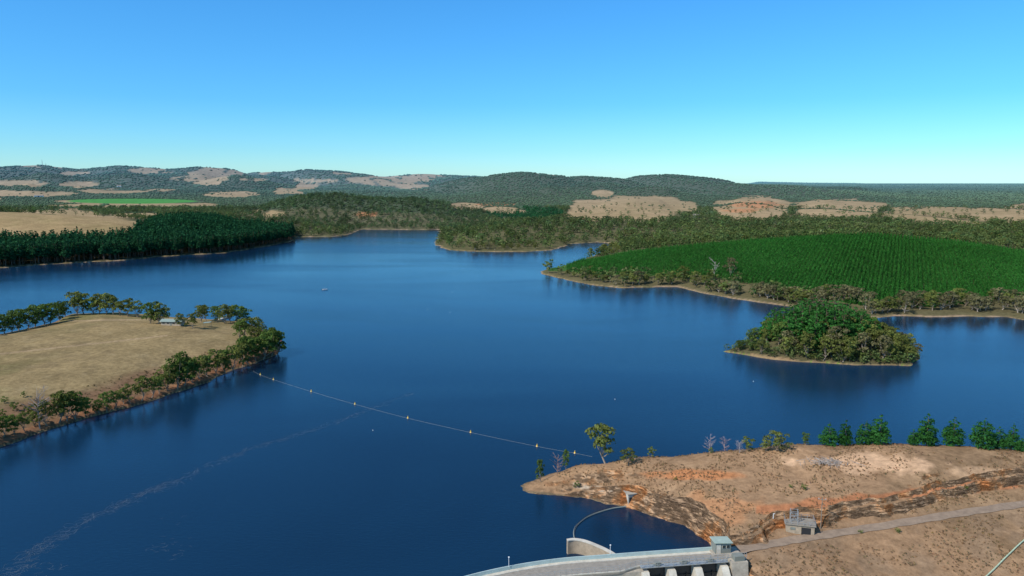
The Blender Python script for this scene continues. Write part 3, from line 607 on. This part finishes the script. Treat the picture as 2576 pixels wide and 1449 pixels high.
hl=(q1[m]>600)&(q1[m]<1220)&(y[m]>1150); tn[hl]*=np.array([.8,.88,.95])
f=(1-np.exp(-np.maximum(y[m]-900,0)/9500))[:,None]  # haze share by distance, baked into the woodland leaf colour below
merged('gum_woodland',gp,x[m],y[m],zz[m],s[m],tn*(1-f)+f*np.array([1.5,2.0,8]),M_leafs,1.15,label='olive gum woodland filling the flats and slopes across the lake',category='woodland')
n=1500; xi_=rng.uniform(pe[:,0].min(),pe[:,0].max(),n); yi_=rng.uniform(pe[:,1].min(),pe[:,1].max(),n); dd=bil(DEG,xi_,yi_); m=(dd>.5)&((dd<7)|(rng.random(n)<.15))&~((xi_<cxI-18)&(dd<3)&(rng.random(n)<.7)); xi_,yi_=xi_[m],yi_[m]
merged('island_understorey',gp,xi_,yi_,bil(Z,xi_,yi_),rng.uniform(.16,.5,len(xi_)),tintf(len(xi_),.3,.1)*1.1,M_leafs,1.3,label='low leafy understorey beneath the trees of the small wooded island',category='undergrowth')
t_=(1+5**.5)/2
IV=np.array([(-1,t_,0),(1,t_,0),(-1,-t_,0),(1,-t_,0),(0,-1,t_),(0,1,t_),(0,-1,-t_),(0,1,-t_),(t_,0,-1),(t_,0,1),(-t_,0,-1),(-t_,0,1)])/1.9
IFc=np.array([(0,11,5),(0,5,1),(0,1,7),(0,7,10),(0,10,11),(1,5,9),(5,11,4),(11,10,2),(10,7,6),(7,1,8),(3,9,4),(3,4,2),(3,2,6),(3,6,8),(3,8,9),(4,9,5),(2,4,11),(6,2,10),(8,6,7),(9,8,1)])
bl=[]
for i in range(6):
    V=IV*(1+.4*(rng.random((12,1))-.5)); V=V*np.array([4.8,4.8,2.3])+np.array([0,0,1.6]); bl.append((V,IFc,np.tile((.074,.100,.038),(12,1))*(1+.3*(rng.random((12,1))-.5))))
n=170000; a=rng.uniform(-.93,.93,n); y=1350*np.exp(rng.random(n)*math.log(9500/1350)); x=a*y; zz=bil(Z,x,y); wd,q1,q2=cover(x,y,zz)
gr=(((q1-335)/180)**2+((q2-507)/7)**2)<1
cl2=fbm(x,y,150,3,90)
m=vis(x,y,zz,8)&(rng.random(n)<np.where(wd>.5,.95,.012+.10*(cl2>.25)))&~gr&(y<8500)
x,y,zz=x[m],y[m],zz[m]; s=np.clip(y/3000,.6,1.4)*rng.uniform(.5,1.1,len(x))
nn=fbm(x,y,320,4,71)[:,None]
f=(1-np.exp(-np.maximum(y-900,0)/7000))[:,None]  # painted haze: far bush colour shifts to blue with distance
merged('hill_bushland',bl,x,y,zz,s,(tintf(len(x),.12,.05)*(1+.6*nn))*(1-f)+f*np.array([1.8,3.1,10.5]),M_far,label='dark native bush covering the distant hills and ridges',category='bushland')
# ---------------------------------------------------------------- ground cover
def tufts(name,xs,ys,h,colr,label):
    x=np.array(xs);y=np.array(ys);zz=bil(Z,x,y)
    pr=[]
    for i in range(3):
        rg=np.random.default_rng(40+i); v,f_,c=leaves(rg,[(0,0,.25,.45)],9,.22,colr,.5,.8); pr.append((v,f_,c))
    merged(name,pr,x,y,zz,h,tintf(len(x),.35,.1),M_leafs,label=label,category='scrub')
n=24000; x=rng.uniform(0,175,n); y=rng.uniform(122,200,n); df=bil(DFG,x,y)
dr,_,_=pline(x,y,RP2); m=(df>2.5)&(dr>2.2)&(fbm(x,y,7,3,80)>-.1)&(x/y<.93)
tufts('dry_scrub',x[m],y[m],rng.uniform(.2,.6,m.sum()),(.31,.205,.11),'dry brown tussocks and low scrub dotted over the headland')
n=22000; x=rng.uniform(-330,-60,n); y=rng.uniform(200,420,n); da=bil(DAG,x,y); z_=bil(Z,x,y); q1,q2=proj(x,y,z_)
m=(da>3)&((da<24+8*fbm(x,y,20,2,81))&(q2>880)&(rng.random(n)<.4)); tufts('shore_scrub',x[m],y[m],rng.uniform(.5,1.1,m.sum()),(.21,.165,.075),'brown and olive scrub along the bank of the grassy peninsula')
# ---------------------------------------------------------------- materials for built things
M_con=simple('concrete',(.38,.33,.26),.85,0,.9,.3,.05); M_conl=simple('pale_concrete',(.54,.49,.40),.8,0,.7,.22); M_deck=simple('deck_surface',(.28,.245,.20),.9,0,1.2,.22)
M_par=simple('painted_parapet',(.40,.49,.46),.6,0,.5,.15); M_steel=simple('galvanised_steel',(.40,.42,.42),.5,.4,3,.15); M_gate=simple('dark_gate_steel',(.03,.035,.04),.5,.3,2,.3)
M_groof=simple('pale_green_roofing',(.34,.41,.34),.8,0,1,.15); M_gwall=simple('grey_green_wall',(.20,.21,.18),.8,0,1,.15); M_glass=simple('window_glass',(.03,.035,.035),.35,0,1,.1)
M_road=simple('track_surface',(.265,.19,.13),.95,0,.5,.3,.03); M_tanw=simple('tan_blockwork',(.38,.30,.21),.85,0,1.2,.25,.04); M_dark=simple('dark_opening',(.02,.02,.022),.7)
M_wood=simple('weathered_timber',(.25,.2,.15),.9,0,3,.2); M_yel=simple('yellow_plastic',(.85,.52,.05),.5,0,1,.05); M_wht=simple('white_plastic',(.8,.8,.78),.5,0,1,.05); M_red=simple('red_plastic',(.6,.05,.04),.5,0,1,.05); M_rope=simple('floating_rope',(.24,.26,.23),.7,0,1,.1); M_blk=simple('black_rubber',(.035,.035,.03),.6)
M_skin=simple('skin',(.45,.28,.2),.6); M_cloth=simple('blue_cloth',(.08,.12,.25),.9); M_shroof=simple('faded_roofing',(.24,.30,.26),.8,0,1,.15); M_hull=simple('pale_hull',(.75,.76,.74),.4,0,1,.1); M_sroof=simple('weathered_slab',(.27,.23,.18),.9,0,1,.25)
rp=[]
for i in range(len(ROADP)-1):
    for k in range(8): rp.append(ROADP[i].lerp(ROADP[i+1],k/8))
rp.append(ROADP[-1]); rp=rp[2:]
v=[];fq=[]
for i,p in enumerate(rp):
    d=(rp[min(i+1,len(rp)-1)]-rp[max(i-1,0)]).normalized(); n_=Vector((d.y,-d.x,0))
    for o in (-1.45+.16*math.sin(i*1.7),1.45+.18*math.sin(i*2.3)): v.append((p.x+n_.x*o,p.y+n_.y*o,p.z+.02))
for i in range(len(rp)-1): fq.append((2*i,2*i+1,2*i+3,2*i+2))
me=bpy.data.meshes.new('road'); me.from_pydata(v,[],fq); me.update(); link('road',me,M_road,kind='structure')
# ---------------------------------------------------------------- dam
def dens_line(P_,k=6):
    out=[]
    for i in range(len(P_)-1):
        p0=P_[max(i-1,0)];p1=P_[i];p2=P_[i+1];p3=P_[min(i+2,len(P_)-1)]
        for q in range(k):
            t=q/k; out.append(.5*((2*p1)+(p2-p0)*t+(2*p0-5*p1+4*p2-p3)*t*t+(3*p1-p0-3*p2+p3)*t**3))
    out.append(P_[-1]); return out
dl=dens_line([Vector((p.x,p.y,0)) for p in DU],6)
def nrms(L):
    o=[]
    for i in range(len(L)):
        d=(L[min(i+1,len(L)-1)]-L[max(i-1,0)]).normalized(); o.append(Vector((d.y,-d.x,0)))
    return o
dn=nrms(dl)
dam=thing('concrete_dam','pale curved concrete dam with roadway deck and gated spillway at the bottom of the view','dam',(DU[7].x,DU[7].y,0)); OF=(DU[7].x,DU[7].y,0)
i0=8*6
def wdt(i,a):
    if a<1: return a
    return a+(3.9-5.3)*float(ss((i-i0+4)/4)) if a<9 else a
MB().sweep([(0,3.6),(0,-12),(15,-12),(5.1,1.2),(5.1,3.6)],dl[:i0+1],dn[:i0+1]).build('dam_wall',M_con,dam,OF)
MB().sweep([(.4,-4.2),(.4,-12),(16,-12),(4,-4.2)],dl[i0:],dn[i0:]).build('spillway_crest',M_con,dam,OF)
MB().sweep([(-.25,3.6),(-.25,4.0),(5.3,4.0),(5.3,3.6)],dl,dn,True,wdt).build('deck',M_deck,dam,OF)
MB().sweep([(-.25,4.0),(-.25,4.9),(-.03,4.9),(-.03,4.0)],dl[:-4],dn[:-4]).build('parapet',M_par,dam,OF)
MB().sweep([(5.05,4.003),(5.05,4.22),(5.27,4.22),(5.27,4.003)],dl,dn,True,wdt).build('kerb',M_conl,dam,OF)
MB().sweep([(-.02,4.003),(-.02,4.14),(.85,4.14),(.85,4.003)],dl[:-4],dn[:-4]).build('footpath',M_conl,dam,OF)
L=[p+n_*(wdt(i,5.15)) for i,(p,n_) in enumerate(zip(dl,dn))]
rl=MB()
for i in range(len(L)-1):
    for h in (4.6,4.95,5.3): rl.tube(L[i]+Vector((0,0,h)),L[i+1]+Vector((0,0,h)),.03,n=4,cap=False)
for i in range(0,len(L)): rl.box((L[i].x,L[i].y,4.75),(.07,.07,1.08))
rl.build('railing',M_steel,dam,OF)
O=Vector((DU[8].x,DU[8].y,0)); e1=(Vector((DU[11].x,DU[11].y,0))-O).normalized(); e2=Vector((e1.y,-e1.x,0)); rz=math.atan2(e1.y,e1.x)
def fr(s_,n_,z_): return O+e1*s_+e2*n_+Vector((0,0,z_))
LS=(Vector((DU[10].x,DU[10].y,0))-O).length
piers=[0.3+k*(LS-.6)/3 for k in range(4)]
for k_,s_ in enumerate(piers):
    w2_=.75
    MB().prism([(.3,3.55),(5.4,3.55),(7.0,1.9),(9.6,-3.5),(12.5,-12),(.3,-12)],lambda p_,sd,s_=s_: fr(s_-w2_+2*w2_*sd,p_[0],p_[1])).build('pier',M_conl,dam,OF)
for k in range(3):
    a,b_=piers[k]+.77,piers[k+1]-.77
    g=MB().prism([(2.9,3.3),(3.2,3.3),(3.6,0),(3.3,-4.2),(2.9,-4.2)],lambda p_,sd: fr(a if sd==0 else b_,p_[0],p_[1])).build('spillway_gate',M_gate,dam,OF)
    r_=MB()
    for zz_ in (-2.6,-1.2,.2,1.5): c=fr((a+b_)/2,3.62,zz_); r_.box(c,(b_-a-.05,.16,.1),rz)
    for q in (.25,.75): c=fr(a+(b_-a)*q,3.6,-.6); r_.box(c,(.14,.26,5.0),rz)
    r_.build('gate_ribs',M_gate,g,OF)
hw=MB(); c=fr(LS/2,4.55,4.3); hw.box(c,(LS+1,1.1,.14),rz)
w=hw.build('hoist_walkway',M_steel,dam,OF)
rr_=MB()
for q in np.linspace(-.4,LS+.4,12):
    for nn_ in (4.05,5.08): rr_.box(fr(q,nn_,4.92),(.06,.06,1.16),rz)
for nn_ in (4.05,5.08):
    for zz_ in (4.9,5.46): rr_.tube(fr(-.5,nn_,zz_),fr(LS+.5,nn_,zz_),.035,n=4)
for k in range(11):
    q=-.4+(LS+.8)*k/11; rr_.tube(fr(q,5.08,4.4),fr(q+(LS+.8)/11,5.08,5.46),.025,n=4)
rr_.build('walkway_railing',M_steel,w,OF)
for k in range(3):
    q=(piers[k]+piers[k+1])/2; h_=MB(); h_.box(fr(q,4.5,4.72),(.9,.6,.68),rz); h_.tube(fr(q-1.0,4.5,4.7),fr(q+1.0,4.5,4.7),.12,n=8); h_.build('hoist_motor',M_gwall,dam,OF)
MB().prism([(-.6,4.35),(5.6,4.35),(8.0,-12),(-.6,-12)],lambda p_,sd: fr(LS+1.1+3.4*sd,p_[0],p_[1])).build('abutment_block',M_con,dam,OF)
MB().box(fr(LS+2.9,4.4,4.85),(2.1,1.6,1.0),rz).build('control_cabinet',M_gwall,dam,OF)
tw=dens_line([Vector((*tuple(at(a,b_,3.2))[:2],0)) for a,b_ in [(1427,1358),(1445,1356),(1470,1360),(1500,1371),(1530,1385),(1548,1396)]],5); tn_=nrms(tw)
t=thing('training_wall','curved tan concrete wall standing in the water beside the dam deck','wall',(tw[0].x,tw[0].y,0)); oo=(tw[0].x,tw[0].y,0)
MB().sweep([(-.3,3.0),(-.3,-5),(.3,-5),(.3,3.0)],tw,tn_).build('wall_body',M_tanw,t,oo); MB().sweep([(-.4,3.25),(-.4,3.003),(.4,3.003),(.4,3.25)],tw,tn_).build('coping',M_conl,t,oo)
c=fr(LS+.9,.6,0)
gh=thing('gatehouse','small grey hut with pale green sloping roof at the right end of the dam','hut',(c.x,c.y,4.36),rz)
MB().box((0,0,-.7),(4.4,3.2,1.4)).build('base',M_con,gh)
MB().box((0,0,1.1),(3.3,2.3,2.2)).build('walls',M_gwall,gh)
MB().box((0,0,2.33),(3.9,2.9,.14),0,-.06).build('roof',M_groof,gh)
MB().box((-1.0,-1.18,1.0),(.9,.08,1.95)).build('door',M_conl,gh)
for xx in (.1,1.0):
    wn=MB().box((xx,-1.18,1.45),(.75,.06,.75)).build('window',M_conl,gh); MB().box((xx,-1.225,1.45),(.6,.04,.6)).build('pane',M_glass,wn)
for (a,b_,h,lb) in [(1280,1425,1.9,'thin white marker post on the left part of the dam parapet'),(1535,1394,1.9,'thin white marker post where the curved wall meets the dam')]:
    p=at(a,b_,4.95); o=thing('marker_post',lb,'post',p-Vector((0,0,.05))); MB().tube((0,0,0),(0,0,h),.045,n=6).build('pole',M_wht,o); MB().box((0,0,h+.1),(.26,.18,.2)).build('lamp_head',M_wht,o)
p=at(1590,1274,0); o=thing('intake_block','small pale concrete block standing at the foot of the cliff in the cove','intake',p,.3)
MB().box((0,1.0,0.6),(2.3,2.2,5.2)).build('body',M_conl,o); MB().box((0,1.0,3.3),(2.7,2.6,.2)).build('slab_top',M_con,o); MB().box((-.4,-.13,1.7),(1.0,.06,1.6)).build('opening',M_dark,o)
bl_=dens_line([Vector((*tuple(at(a,b_,0))[:2],.12)) for a,b_ in [(1447,1362),(1444,1340),(1452,1322),(1475,1303),(1505,1290),(1545,1279),(1582,1275)]],8)
b_o=thing('floating_boom','curved floating boom closing off the dark cove beside the dam','boom',bl_[0]); bo=tuple(bl_[0])
m_=MB()
for i in range(len(bl_)-1): m_.tube(bl_[i].lerp(bl_[i+1],-.01),bl_[i].lerp(bl_[i+1],1.01),.2,n=8)
m_.build('float_tubes',M_rope,b_o,bo); m_=MB()
for i in range(len(bl_)-1): m_.tube(bl_[i]+Vector((0,0,.22)),bl_[i+1]+Vector((0,0,.22)),.06,n=5)
m_.build('top_cable',M_blk,b_o,bo)
# ---------------------------------------------------------------- shed, pole, pipes
p=hit(2018,1346); zr=p.z
sh_=thing('pump_shed','tan concrete equipment shed with railed flat roof between cliff and road','shed',(p.x,p.y+1.9,zr-.3),math.radians(-14),None,(1,.95,.82))
MB().box((0,0,1.4),(5.8,3.6,2.8)).build('walls',M_tanw,sh_)
MB().box((0,0,2.9),(6.4,4.1,.2)).build('roof',M_sroof,sh_)
MB().box((1.2,-1.84,1.15),(1.9,.08,2.3)).build('door',M_dark,sh_); MB().box((-1.5,-1.84,1.8),(1.0,.08,.6)).build('vent',M_gwall,sh_)
m_=MB()
for x_ in np.linspace(-3.1,3.1,6):
    for y_ in (-1.95,1.95): m_.box((x_,y_,3.55),(.06,.06,1.1))
for y_ in (-1.95,1.95):
    for z_ in (3.55,4.05): m_.tube((-3.1,y_,z_),(3.1,y_,z_),.03,n=4)
for x_ in (-3.1,3.1):
    for z_ in (3.55,4.05): m_.tube((x_,-1.95,z_),(x_,1.95,z_),.03,n=4)
m_.build('roof_railing',M_steel,sh_)
m_=MB()
for x_ in (-1.9,-.4):
    for y_ in (-.7,.7): m_.box((x_,y_,4.5),(.09,.09,3.0))
for z_ in (3.8,4.8,5.9):
    for y_ in (-.7,.7): m_.box((-1.15,y_,z_),(1.62,.07,.07))
    for x_ in (-1.9,-.4): m_.box((x_,0,z_),(.07,1.5,.07))
m_.tube((-1.9,-.7,3.1),(-.4,-.7,5.9),.03,n=4); m_.tube((-.4,-.7,3.1),(-1.9,-.7,5.9),.03,n=4)
m_.build('lattice_frame',M_steel,sh_)
p=hit(2064,1330); o=thing('power_pole','slim grey timber power pole just right of the tan shed','pole',p)
MB().tube((0,0,-.3),(0,0,7.2),.11,.08,8).build('pole',M_wood,o); MB().box((0,0,6.7),(1.7,.12,.14),-.3).build('crossarm',M_wood,o)
for q in (-.7,.7): MB().lathe((q*math.cos(-.3),q*math.sin(-.3),6.78),[(.01,0),(.06,.02),(.07,.12),(.03,.2),(.0,.21)],6).build('insulator',M_wht,o)
p=hit(1945,1306); o=thing('standpipe','thin white standpipe on the cliff top left of the tan shed','pipe',p); MB().tube((0,0,0),(0,0,1.2),.07,n=6).build('riser',M_wht,o); MB().tube((0,0,1.15),(.35,0,1.15),.06,n=6).build('outlet',M_wht,o)
A_=hit(2582,1358); B_=hit(2490,1446); d=(B_-A_)
m_=MB(); K=14; pts=[A_-d*.3+(d*1.7)*(i/K) for i in range(K+1)]; pts=[Vector((q.x,q.y,(gz(q.x,q.y) if q.y>122 else q.z)+.3)) for q in pts]
for i in range(K): m_.tube(pts[i],pts[i+1],.14,n=8)
o=m_.build('pipe',simple('pale_pipe',(.42,.50,.34),.6)); o['label']='pale straight pipe running down the slope in the bottom right corner'; o['category']='pipe'
# ---------------------------------------------------------------- buoy line
bp_=[(630,930),(655,943),(688,955),(783,985),(893,1017),(1026,1052),(1184,1088),(1351,1123),(1446,1140),(1490,1149)]
bw_=[at(a,b_,0) for a,b_ in bp_]
m_=MB(); cl_=dens_line(bw_,6)
for i in range(len(cl_)-1): m_.tube(cl_[i],cl_[i+1],.03,n=5)
o=m_.build('buoy_rope',M_rope); o['label']='long pale floating rope carrying yellow buoys across the lake'; o['category']='rope'
def buoy(p,lb,mat,s=1,grp=None,name='buoy'):
    o=thing(name,lb,'buoy',p,0,grp,(s,s,s)); MB().lathe((0,0,0),[(.02,-.3),(.35,-.25),(.5,0),(.42,.3),(.2,.5),(.17,1.0),(.1,1.25),(0,1.28)],10).build('float_body',mat,o); MB().lathe((0,0,0),[(.515,-.06),(.53,0),(.51,.08)],10).build('water_band',M_wht if mat!=M_wht else M_blk,o)
wh=['nearest the grassy peninsula','second from the peninsula','third from the peninsula','fourth from the peninsula','fifth from the peninsula','third from the rocky headland','second from the rocky headland','nearest the rocky headland']
for q,l in zip(bw_[1:9],wh): buoy(q,f'yellow cone buoy on the floating rope, {l}',M_yel,.65,'yellow buoys on the floating rope')
for a,b_,l in [(1075,778,'small white buoy upper left of the pair in mid lake'),(1132,786,'small white buoy lower right of the pair in mid lake'),(1137,735,'small white buoy farthest out in mid lake'),(1547,1005,'small white buoy on open water above the rocky headland'),(1895,960,'small white buoy on the water left of the wooded island'),(938,1083,'small white buoy below the yellow buoy rope')]: buoy(at(a,b_,0),l,M_wht,.28)
buoy(at(707,858,0),'small red buoy beside the tip of the grassy peninsula',M_red,.9)
# ---------------------------------------------------------------- boat with person
p=at(817,729,0); o=thing('fishing_boat','small pale open boat alone on the upper left of the lake','boat',p,.15)
m_=MB(); st_=[(-1.9,.62,.42),(-1,.75,.42),(0,.78,.44),(1,.6,.5),(1.7,.28,.6),(2.05,.02,.68)]
for x_,w_,h_ in st_:
    m_.v+= [(x_,-w_,h_),(x_,-w_*.72,-.12),(x_,w_*.72,-.12),(x_,w_,h_),(x_,w_*.88,h_),(x_,w_*.62,.02),(x_,-w_*.62,.02),(x_,-w_*.88,h_)]
for i in range(5):
    for j in range(8): jj=(j+1)%8; m_.f.append([i*8+j,(i+1)*8+j,(i+1)*8+jj,i*8+jj])
m_.f.append([0,1,2,3,4,5,6,7]); m_.build('hull',M_hull,o)
MB().box((-.3,0,.3),(.35,1.25,.06)).build('seat',M_wood,o); MB().box((-2.0,0,.55),(.35,.3,.5)).box((-2.08,0,.0),(.12,.1,.9)).build('outboard_motor',M_blk,o)
def person(loc):
    o=thing('person','person in blue clothing seated in the small boat','person',loc,.15)
    joints=[(0,0,.42),(0,0,.7),(0,0,.93),(0,0,1.05),(.02,0,1.18),(0,.2,.9),(.12,.28,.65),(.34,.2,.58),(0,-.2,.9),(.12,-.28,.65),(.34,-.2,.58),(.05,.1,.4),(.45,.13,.42),(.47,.13,.05),(.05,-.1,.4),(.45,-.13,.42),(.47,-.13,.05)]
    ed=[(0,1),(1,2),(2,3),(3,4),(2,5),(5,6),(6,7),(2,8),(8,9),(9,10),(0,11),(11,12),(12,13),(0,14),(14,15),(15,16)]
    rad=[.15,.15,.14,.06,.1,.07,.05,.035,.07,.05,.035,.09,.07,.05,.09,.07,.05]
    me=bpy.data.meshes.new('body'); me.from_pydata(joints,ed,[]); me.update(); b_=link('body',me,M_cloth,o)
    b_.modifiers.new('Skin','SKIN')
    for i,r_ in enumerate(rad): me.skin_vertices[0].data[i].radius=(r_,r_)
    me.skin_vertices[0].data[0].use_root=True
    b_.modifiers.new('Sub','SUBSURF').levels=1
    MB().lathe((.03,0,1.08),[(.0,0),(.07,.02),(.1,.12),(.09,.21),(0,.27)],8).build('head',M_skin,o); MB().lathe((.02,0,1.22),[(.17,0),(.11,.03),(.09,.12),(0,.14)],10).build('hat',M_wht,o)
person(p+Vector((-.3,-.05,-.08)))
# ---------------------------------------------------------------- park building, shelter, jetty
p=hit(436,818); o=thing('park_building','low building with pale green roof among the gums on the grassy peninsula','building',p,math.radians(-6))
MB().box((0,0,1.1),(10.5,4.2,2.2)).build('walls',M_tanw,o); MB().prism([(-2.8,2.21),(2.8,2.21),(0,3.2)],lambda q,sd: Vector((-5.9+11.8*sd,q[0],q[1]))).build('roof',M_shroof,o)
for x_ in (-4,-1.5,1.5,4):
    w=MB().box((x_,-2.13,1.4),(1.4,.06,.9)).build('window',M_con,o); MB().box((x_,-2.175,1.4),(1.2,.04,.7)).build('pane',M_glass,w)
MB().box((0,-2.13,1.0),(1,.06,2.0)).build('door',M_gwall,o)
p=hit(522,822); o=thing('picnic_shelter','small open shelter with pale roof right of the low building','shelter',p,.1)
MB().box((0,0,2.3),(3.8,2.8,.16),0,.08).build('roof',M_shroof,o)
for x_ in (-1.6,1.6):
    for y_ in (-1.1,1.1): MB().box((x_,y_,1.08),(.12,.12,2.3)).build('post',M_wood,o)
p=at(548,806,0); o=thing('jetty','short pale floating jetty at the back shore of the grassy peninsula','jetty',p,math.radians(75))
MB().box((5,0,.45),(12,1.8,.2)).build('deck',M_conl,o)
for x_ in (0,4,8,10.5):
    for y_ in (-.98,.98): MB().tube((x_,y_,-1.5),(x_,y_,1.1),.08,n=6).build('pile',M_wood,o)
for a,b_,w_,lb in [(98,496,22,'white farm shed among trees far off at the left'),(1042,474,18,'small pale farmhouse on the brown slope beyond the wooded hill'),(300,470,16,'tiny farmhouse on the slope left of the green field'),(1752,548,10,'tiny house between the two bare hills across the lake')]:
    p=hit(a,b_); o=thing('farm_building',lb,'building',p,random.uniform(-.5,.5)); MB().box((0,0,2),(w_,8,4.4)).build('walls',M_hull,o)
    MB().prism([(-4.9,4.2),(4.9,4.2),(0,6.6)],lambda q,sd: Vector((-w_/2-.6+(w_+1.2)*sd,q[0],q[1]))).build('roof',M_sroof,o); MB().box((0,-4.05,1.6),(3,.1,3)).build('door',M_dark,o)
for a,h,lb in [(107,40,'tall thin lattice mast on the far left skyline'),(116,20,'short mast right beside the tall one on the skyline')]:
    p=hit(a,420); o=thing('radio_mast',lb,'mast',p); m_=MB(); w0=1.5
    for k in range(3):
        t=k*2.094; m_.tube((w0*math.cos(t),w0*math.sin(t),-2),(.5*math.cos(t),.5*math.sin(t),h),.45,n=4)
    for q in range(10):
        for k in range(3):
            t=k*2.094;t2=(k+1)*2.094; r_=w0-(w0-.5)*q/10; m_.tube((r_*math.cos(t),r_*math.sin(t),h*q/10),(r_*math.cos(t2),r_*math.sin(t2),h*(q+1)/10),.15,n=3)
    m_.build('lattice_tower',M_steel,o); MB().tube((0,0,h-1),(0,0,h+6),.25,n=5).build('antenna',M_steel,o)
# ---------------------------------------------------------------- floating weed line
wl=[(20,1450),(70,1400),(110,1372),(160,1342),(230,1302),(300,1272),(350,1246),(400,1227),(460,1202),(560,1157),(640,1127),(720,1102),(800,1077),(880,1050),(950,1022),(1035,990)]
wv=[];wf=[]
def sliver(cx,cy,ang,L,w):
    k=len(wv); n_=4
    for i in range(n_+1):
        t=i/n_-.5; b2=.18*L*math.sin(t*5+cx); x=cx+math.cos(ang)*L*t-math.sin(ang)*b2; y=cy+math.sin(ang)*L*t+math.cos(ang)*b2; ww=w*(1-abs(2*t)**2*.8)
        wv.append((x-math.sin(ang)*ww,y+math.cos(ang)*ww,.012)); wv.append((x+math.sin(ang)*ww,y-math.cos(ang)*ww,.012))
    for i in range(n_): wf.append((k+2*i,k+2*i+1,k+2*i+3,k+2*i+2))
ww_=dens_line([at(a,b_,0) for a,b_ in wl],12)
for i,p in enumerate(ww_):
    fr_=i/len(ww_)
    for k in range(5 if fr_<.55 else 4):
        if random.random()<.25: continue
        sliver(p.x+random.gauss(0,.6+1.0*(1-fr_)),p.y+random.gauss(0,1.0),random.gauss(.9,.7),random.uniform(1.0,3.2),random.uniform(.014,.03))
for cx,cy,n_ in [(420,1372,18),(450,1398,8),(60,1430,24),(430,1300,4),(120,1440,12)]:
    p=at(cx,cy,0)
    for k in range(n_): sliver(p.x+random.gauss(0,2.2),p.y+random.gauss(0,1.6),random.uniform(0,3.1),random.uniform(.6,1.8),random.uniform(.016,.03))
me=bpy.data.meshes.new('floating_weed'); me.from_pydata(wv,[],wf); me.update()
link('floating_weed',me,simple('pale_weed',(.12,.15,.18),.6,0,.3,.3),label='broken line of pale weed and twigs floating on the near lake',category='weed',kind='stuff')
# ---------------------------------------------------------------- light, sky, camera
ts=Vector((-.72,-.50,0)).normalized(); el=math.radians(45)
sd=Vector((ts.x*math.cos(el),ts.y*math.cos(el),math.sin(el)))
ld=bpy.data.lights.new('sun','SUN'); ld.energy=4.5; ld.angle=math.radians(.53); ld.color=(1,.95,.87); lo_=bpy.data.objects.new('sun',ld); C.objects.link(lo_); lo_.rotation_euler=sd.to_track_quat('Z','Y').to_euler()
w=bpy.data.worlds.new('World'); bpy.context.scene.world=w; w.use_nodes=True; nt=w.node_tree; bg=nt.nodes['Background']
sk=nt.nodes.new('ShaderNodeTexSky'); sk.sky_type='NISHITA'; sk.sun_disc=False; sk.sun_elevation=el; sk.sun_rotation=math.atan2(ts.x,ts.y); sk.air_density=1.0; sk.dust_density=.3; sk.ozone_density=1.5; sk.altitude=300
tc=nt.nodes.new('ShaderNodeTexCoord'); sz=nt.nodes.new('ShaderNodeSeparateXYZ'); nt.links.new(tc.outputs['Generated'],sz.inputs[0])
rp_=nt.nodes.new('ShaderNodeValToRGB'); E=rp_.color_ramp.elements
E[0].position=0.0; E[0].color=(.66,1.13,1.50,1); E[1].position=.6; E[1].color=(.6,1.05,1.3,1)
for ps_,c_ in ((.04,(.48,1.0,1.42)),(.10,(.33,.92,1.42)),(.23,(.31,.97,1.52)),(.36,(.34,.92,1.35))): q=E.new(ps_); q.color=(*c_,1)
nt.links.new(sz.outputs['Z'],rp_.inputs[0])
mu=nt.nodes.new('ShaderNodeVectorMath'); mu.operation='MULTIPLY'; nt.links.new(sk.outputs[0],mu.inputs[0]); nt.links.new(rp_.outputs[0],mu.inputs[1]); nt.links.new(mu.outputs[0],bg.inputs['Color']); bg.inputs['Strength'].default_value=.12
cam=bpy.data.cameras.new('camera'); co=bpy.data.objects.new('camera',cam); C.objects.link(co); co.location=(0,0,CH); co.rotation_euler=(math.pi/2-TH,0,0)
cam.sensor_width=36; cam.lens=36*F/2576; cam.clip_end=120000; cam.clip_start=1; bpy.context.scene.camera=co
bpy.context.scene.view_settings.view_transform='Standard'; bpy.context.scene.view_settings.look='None'
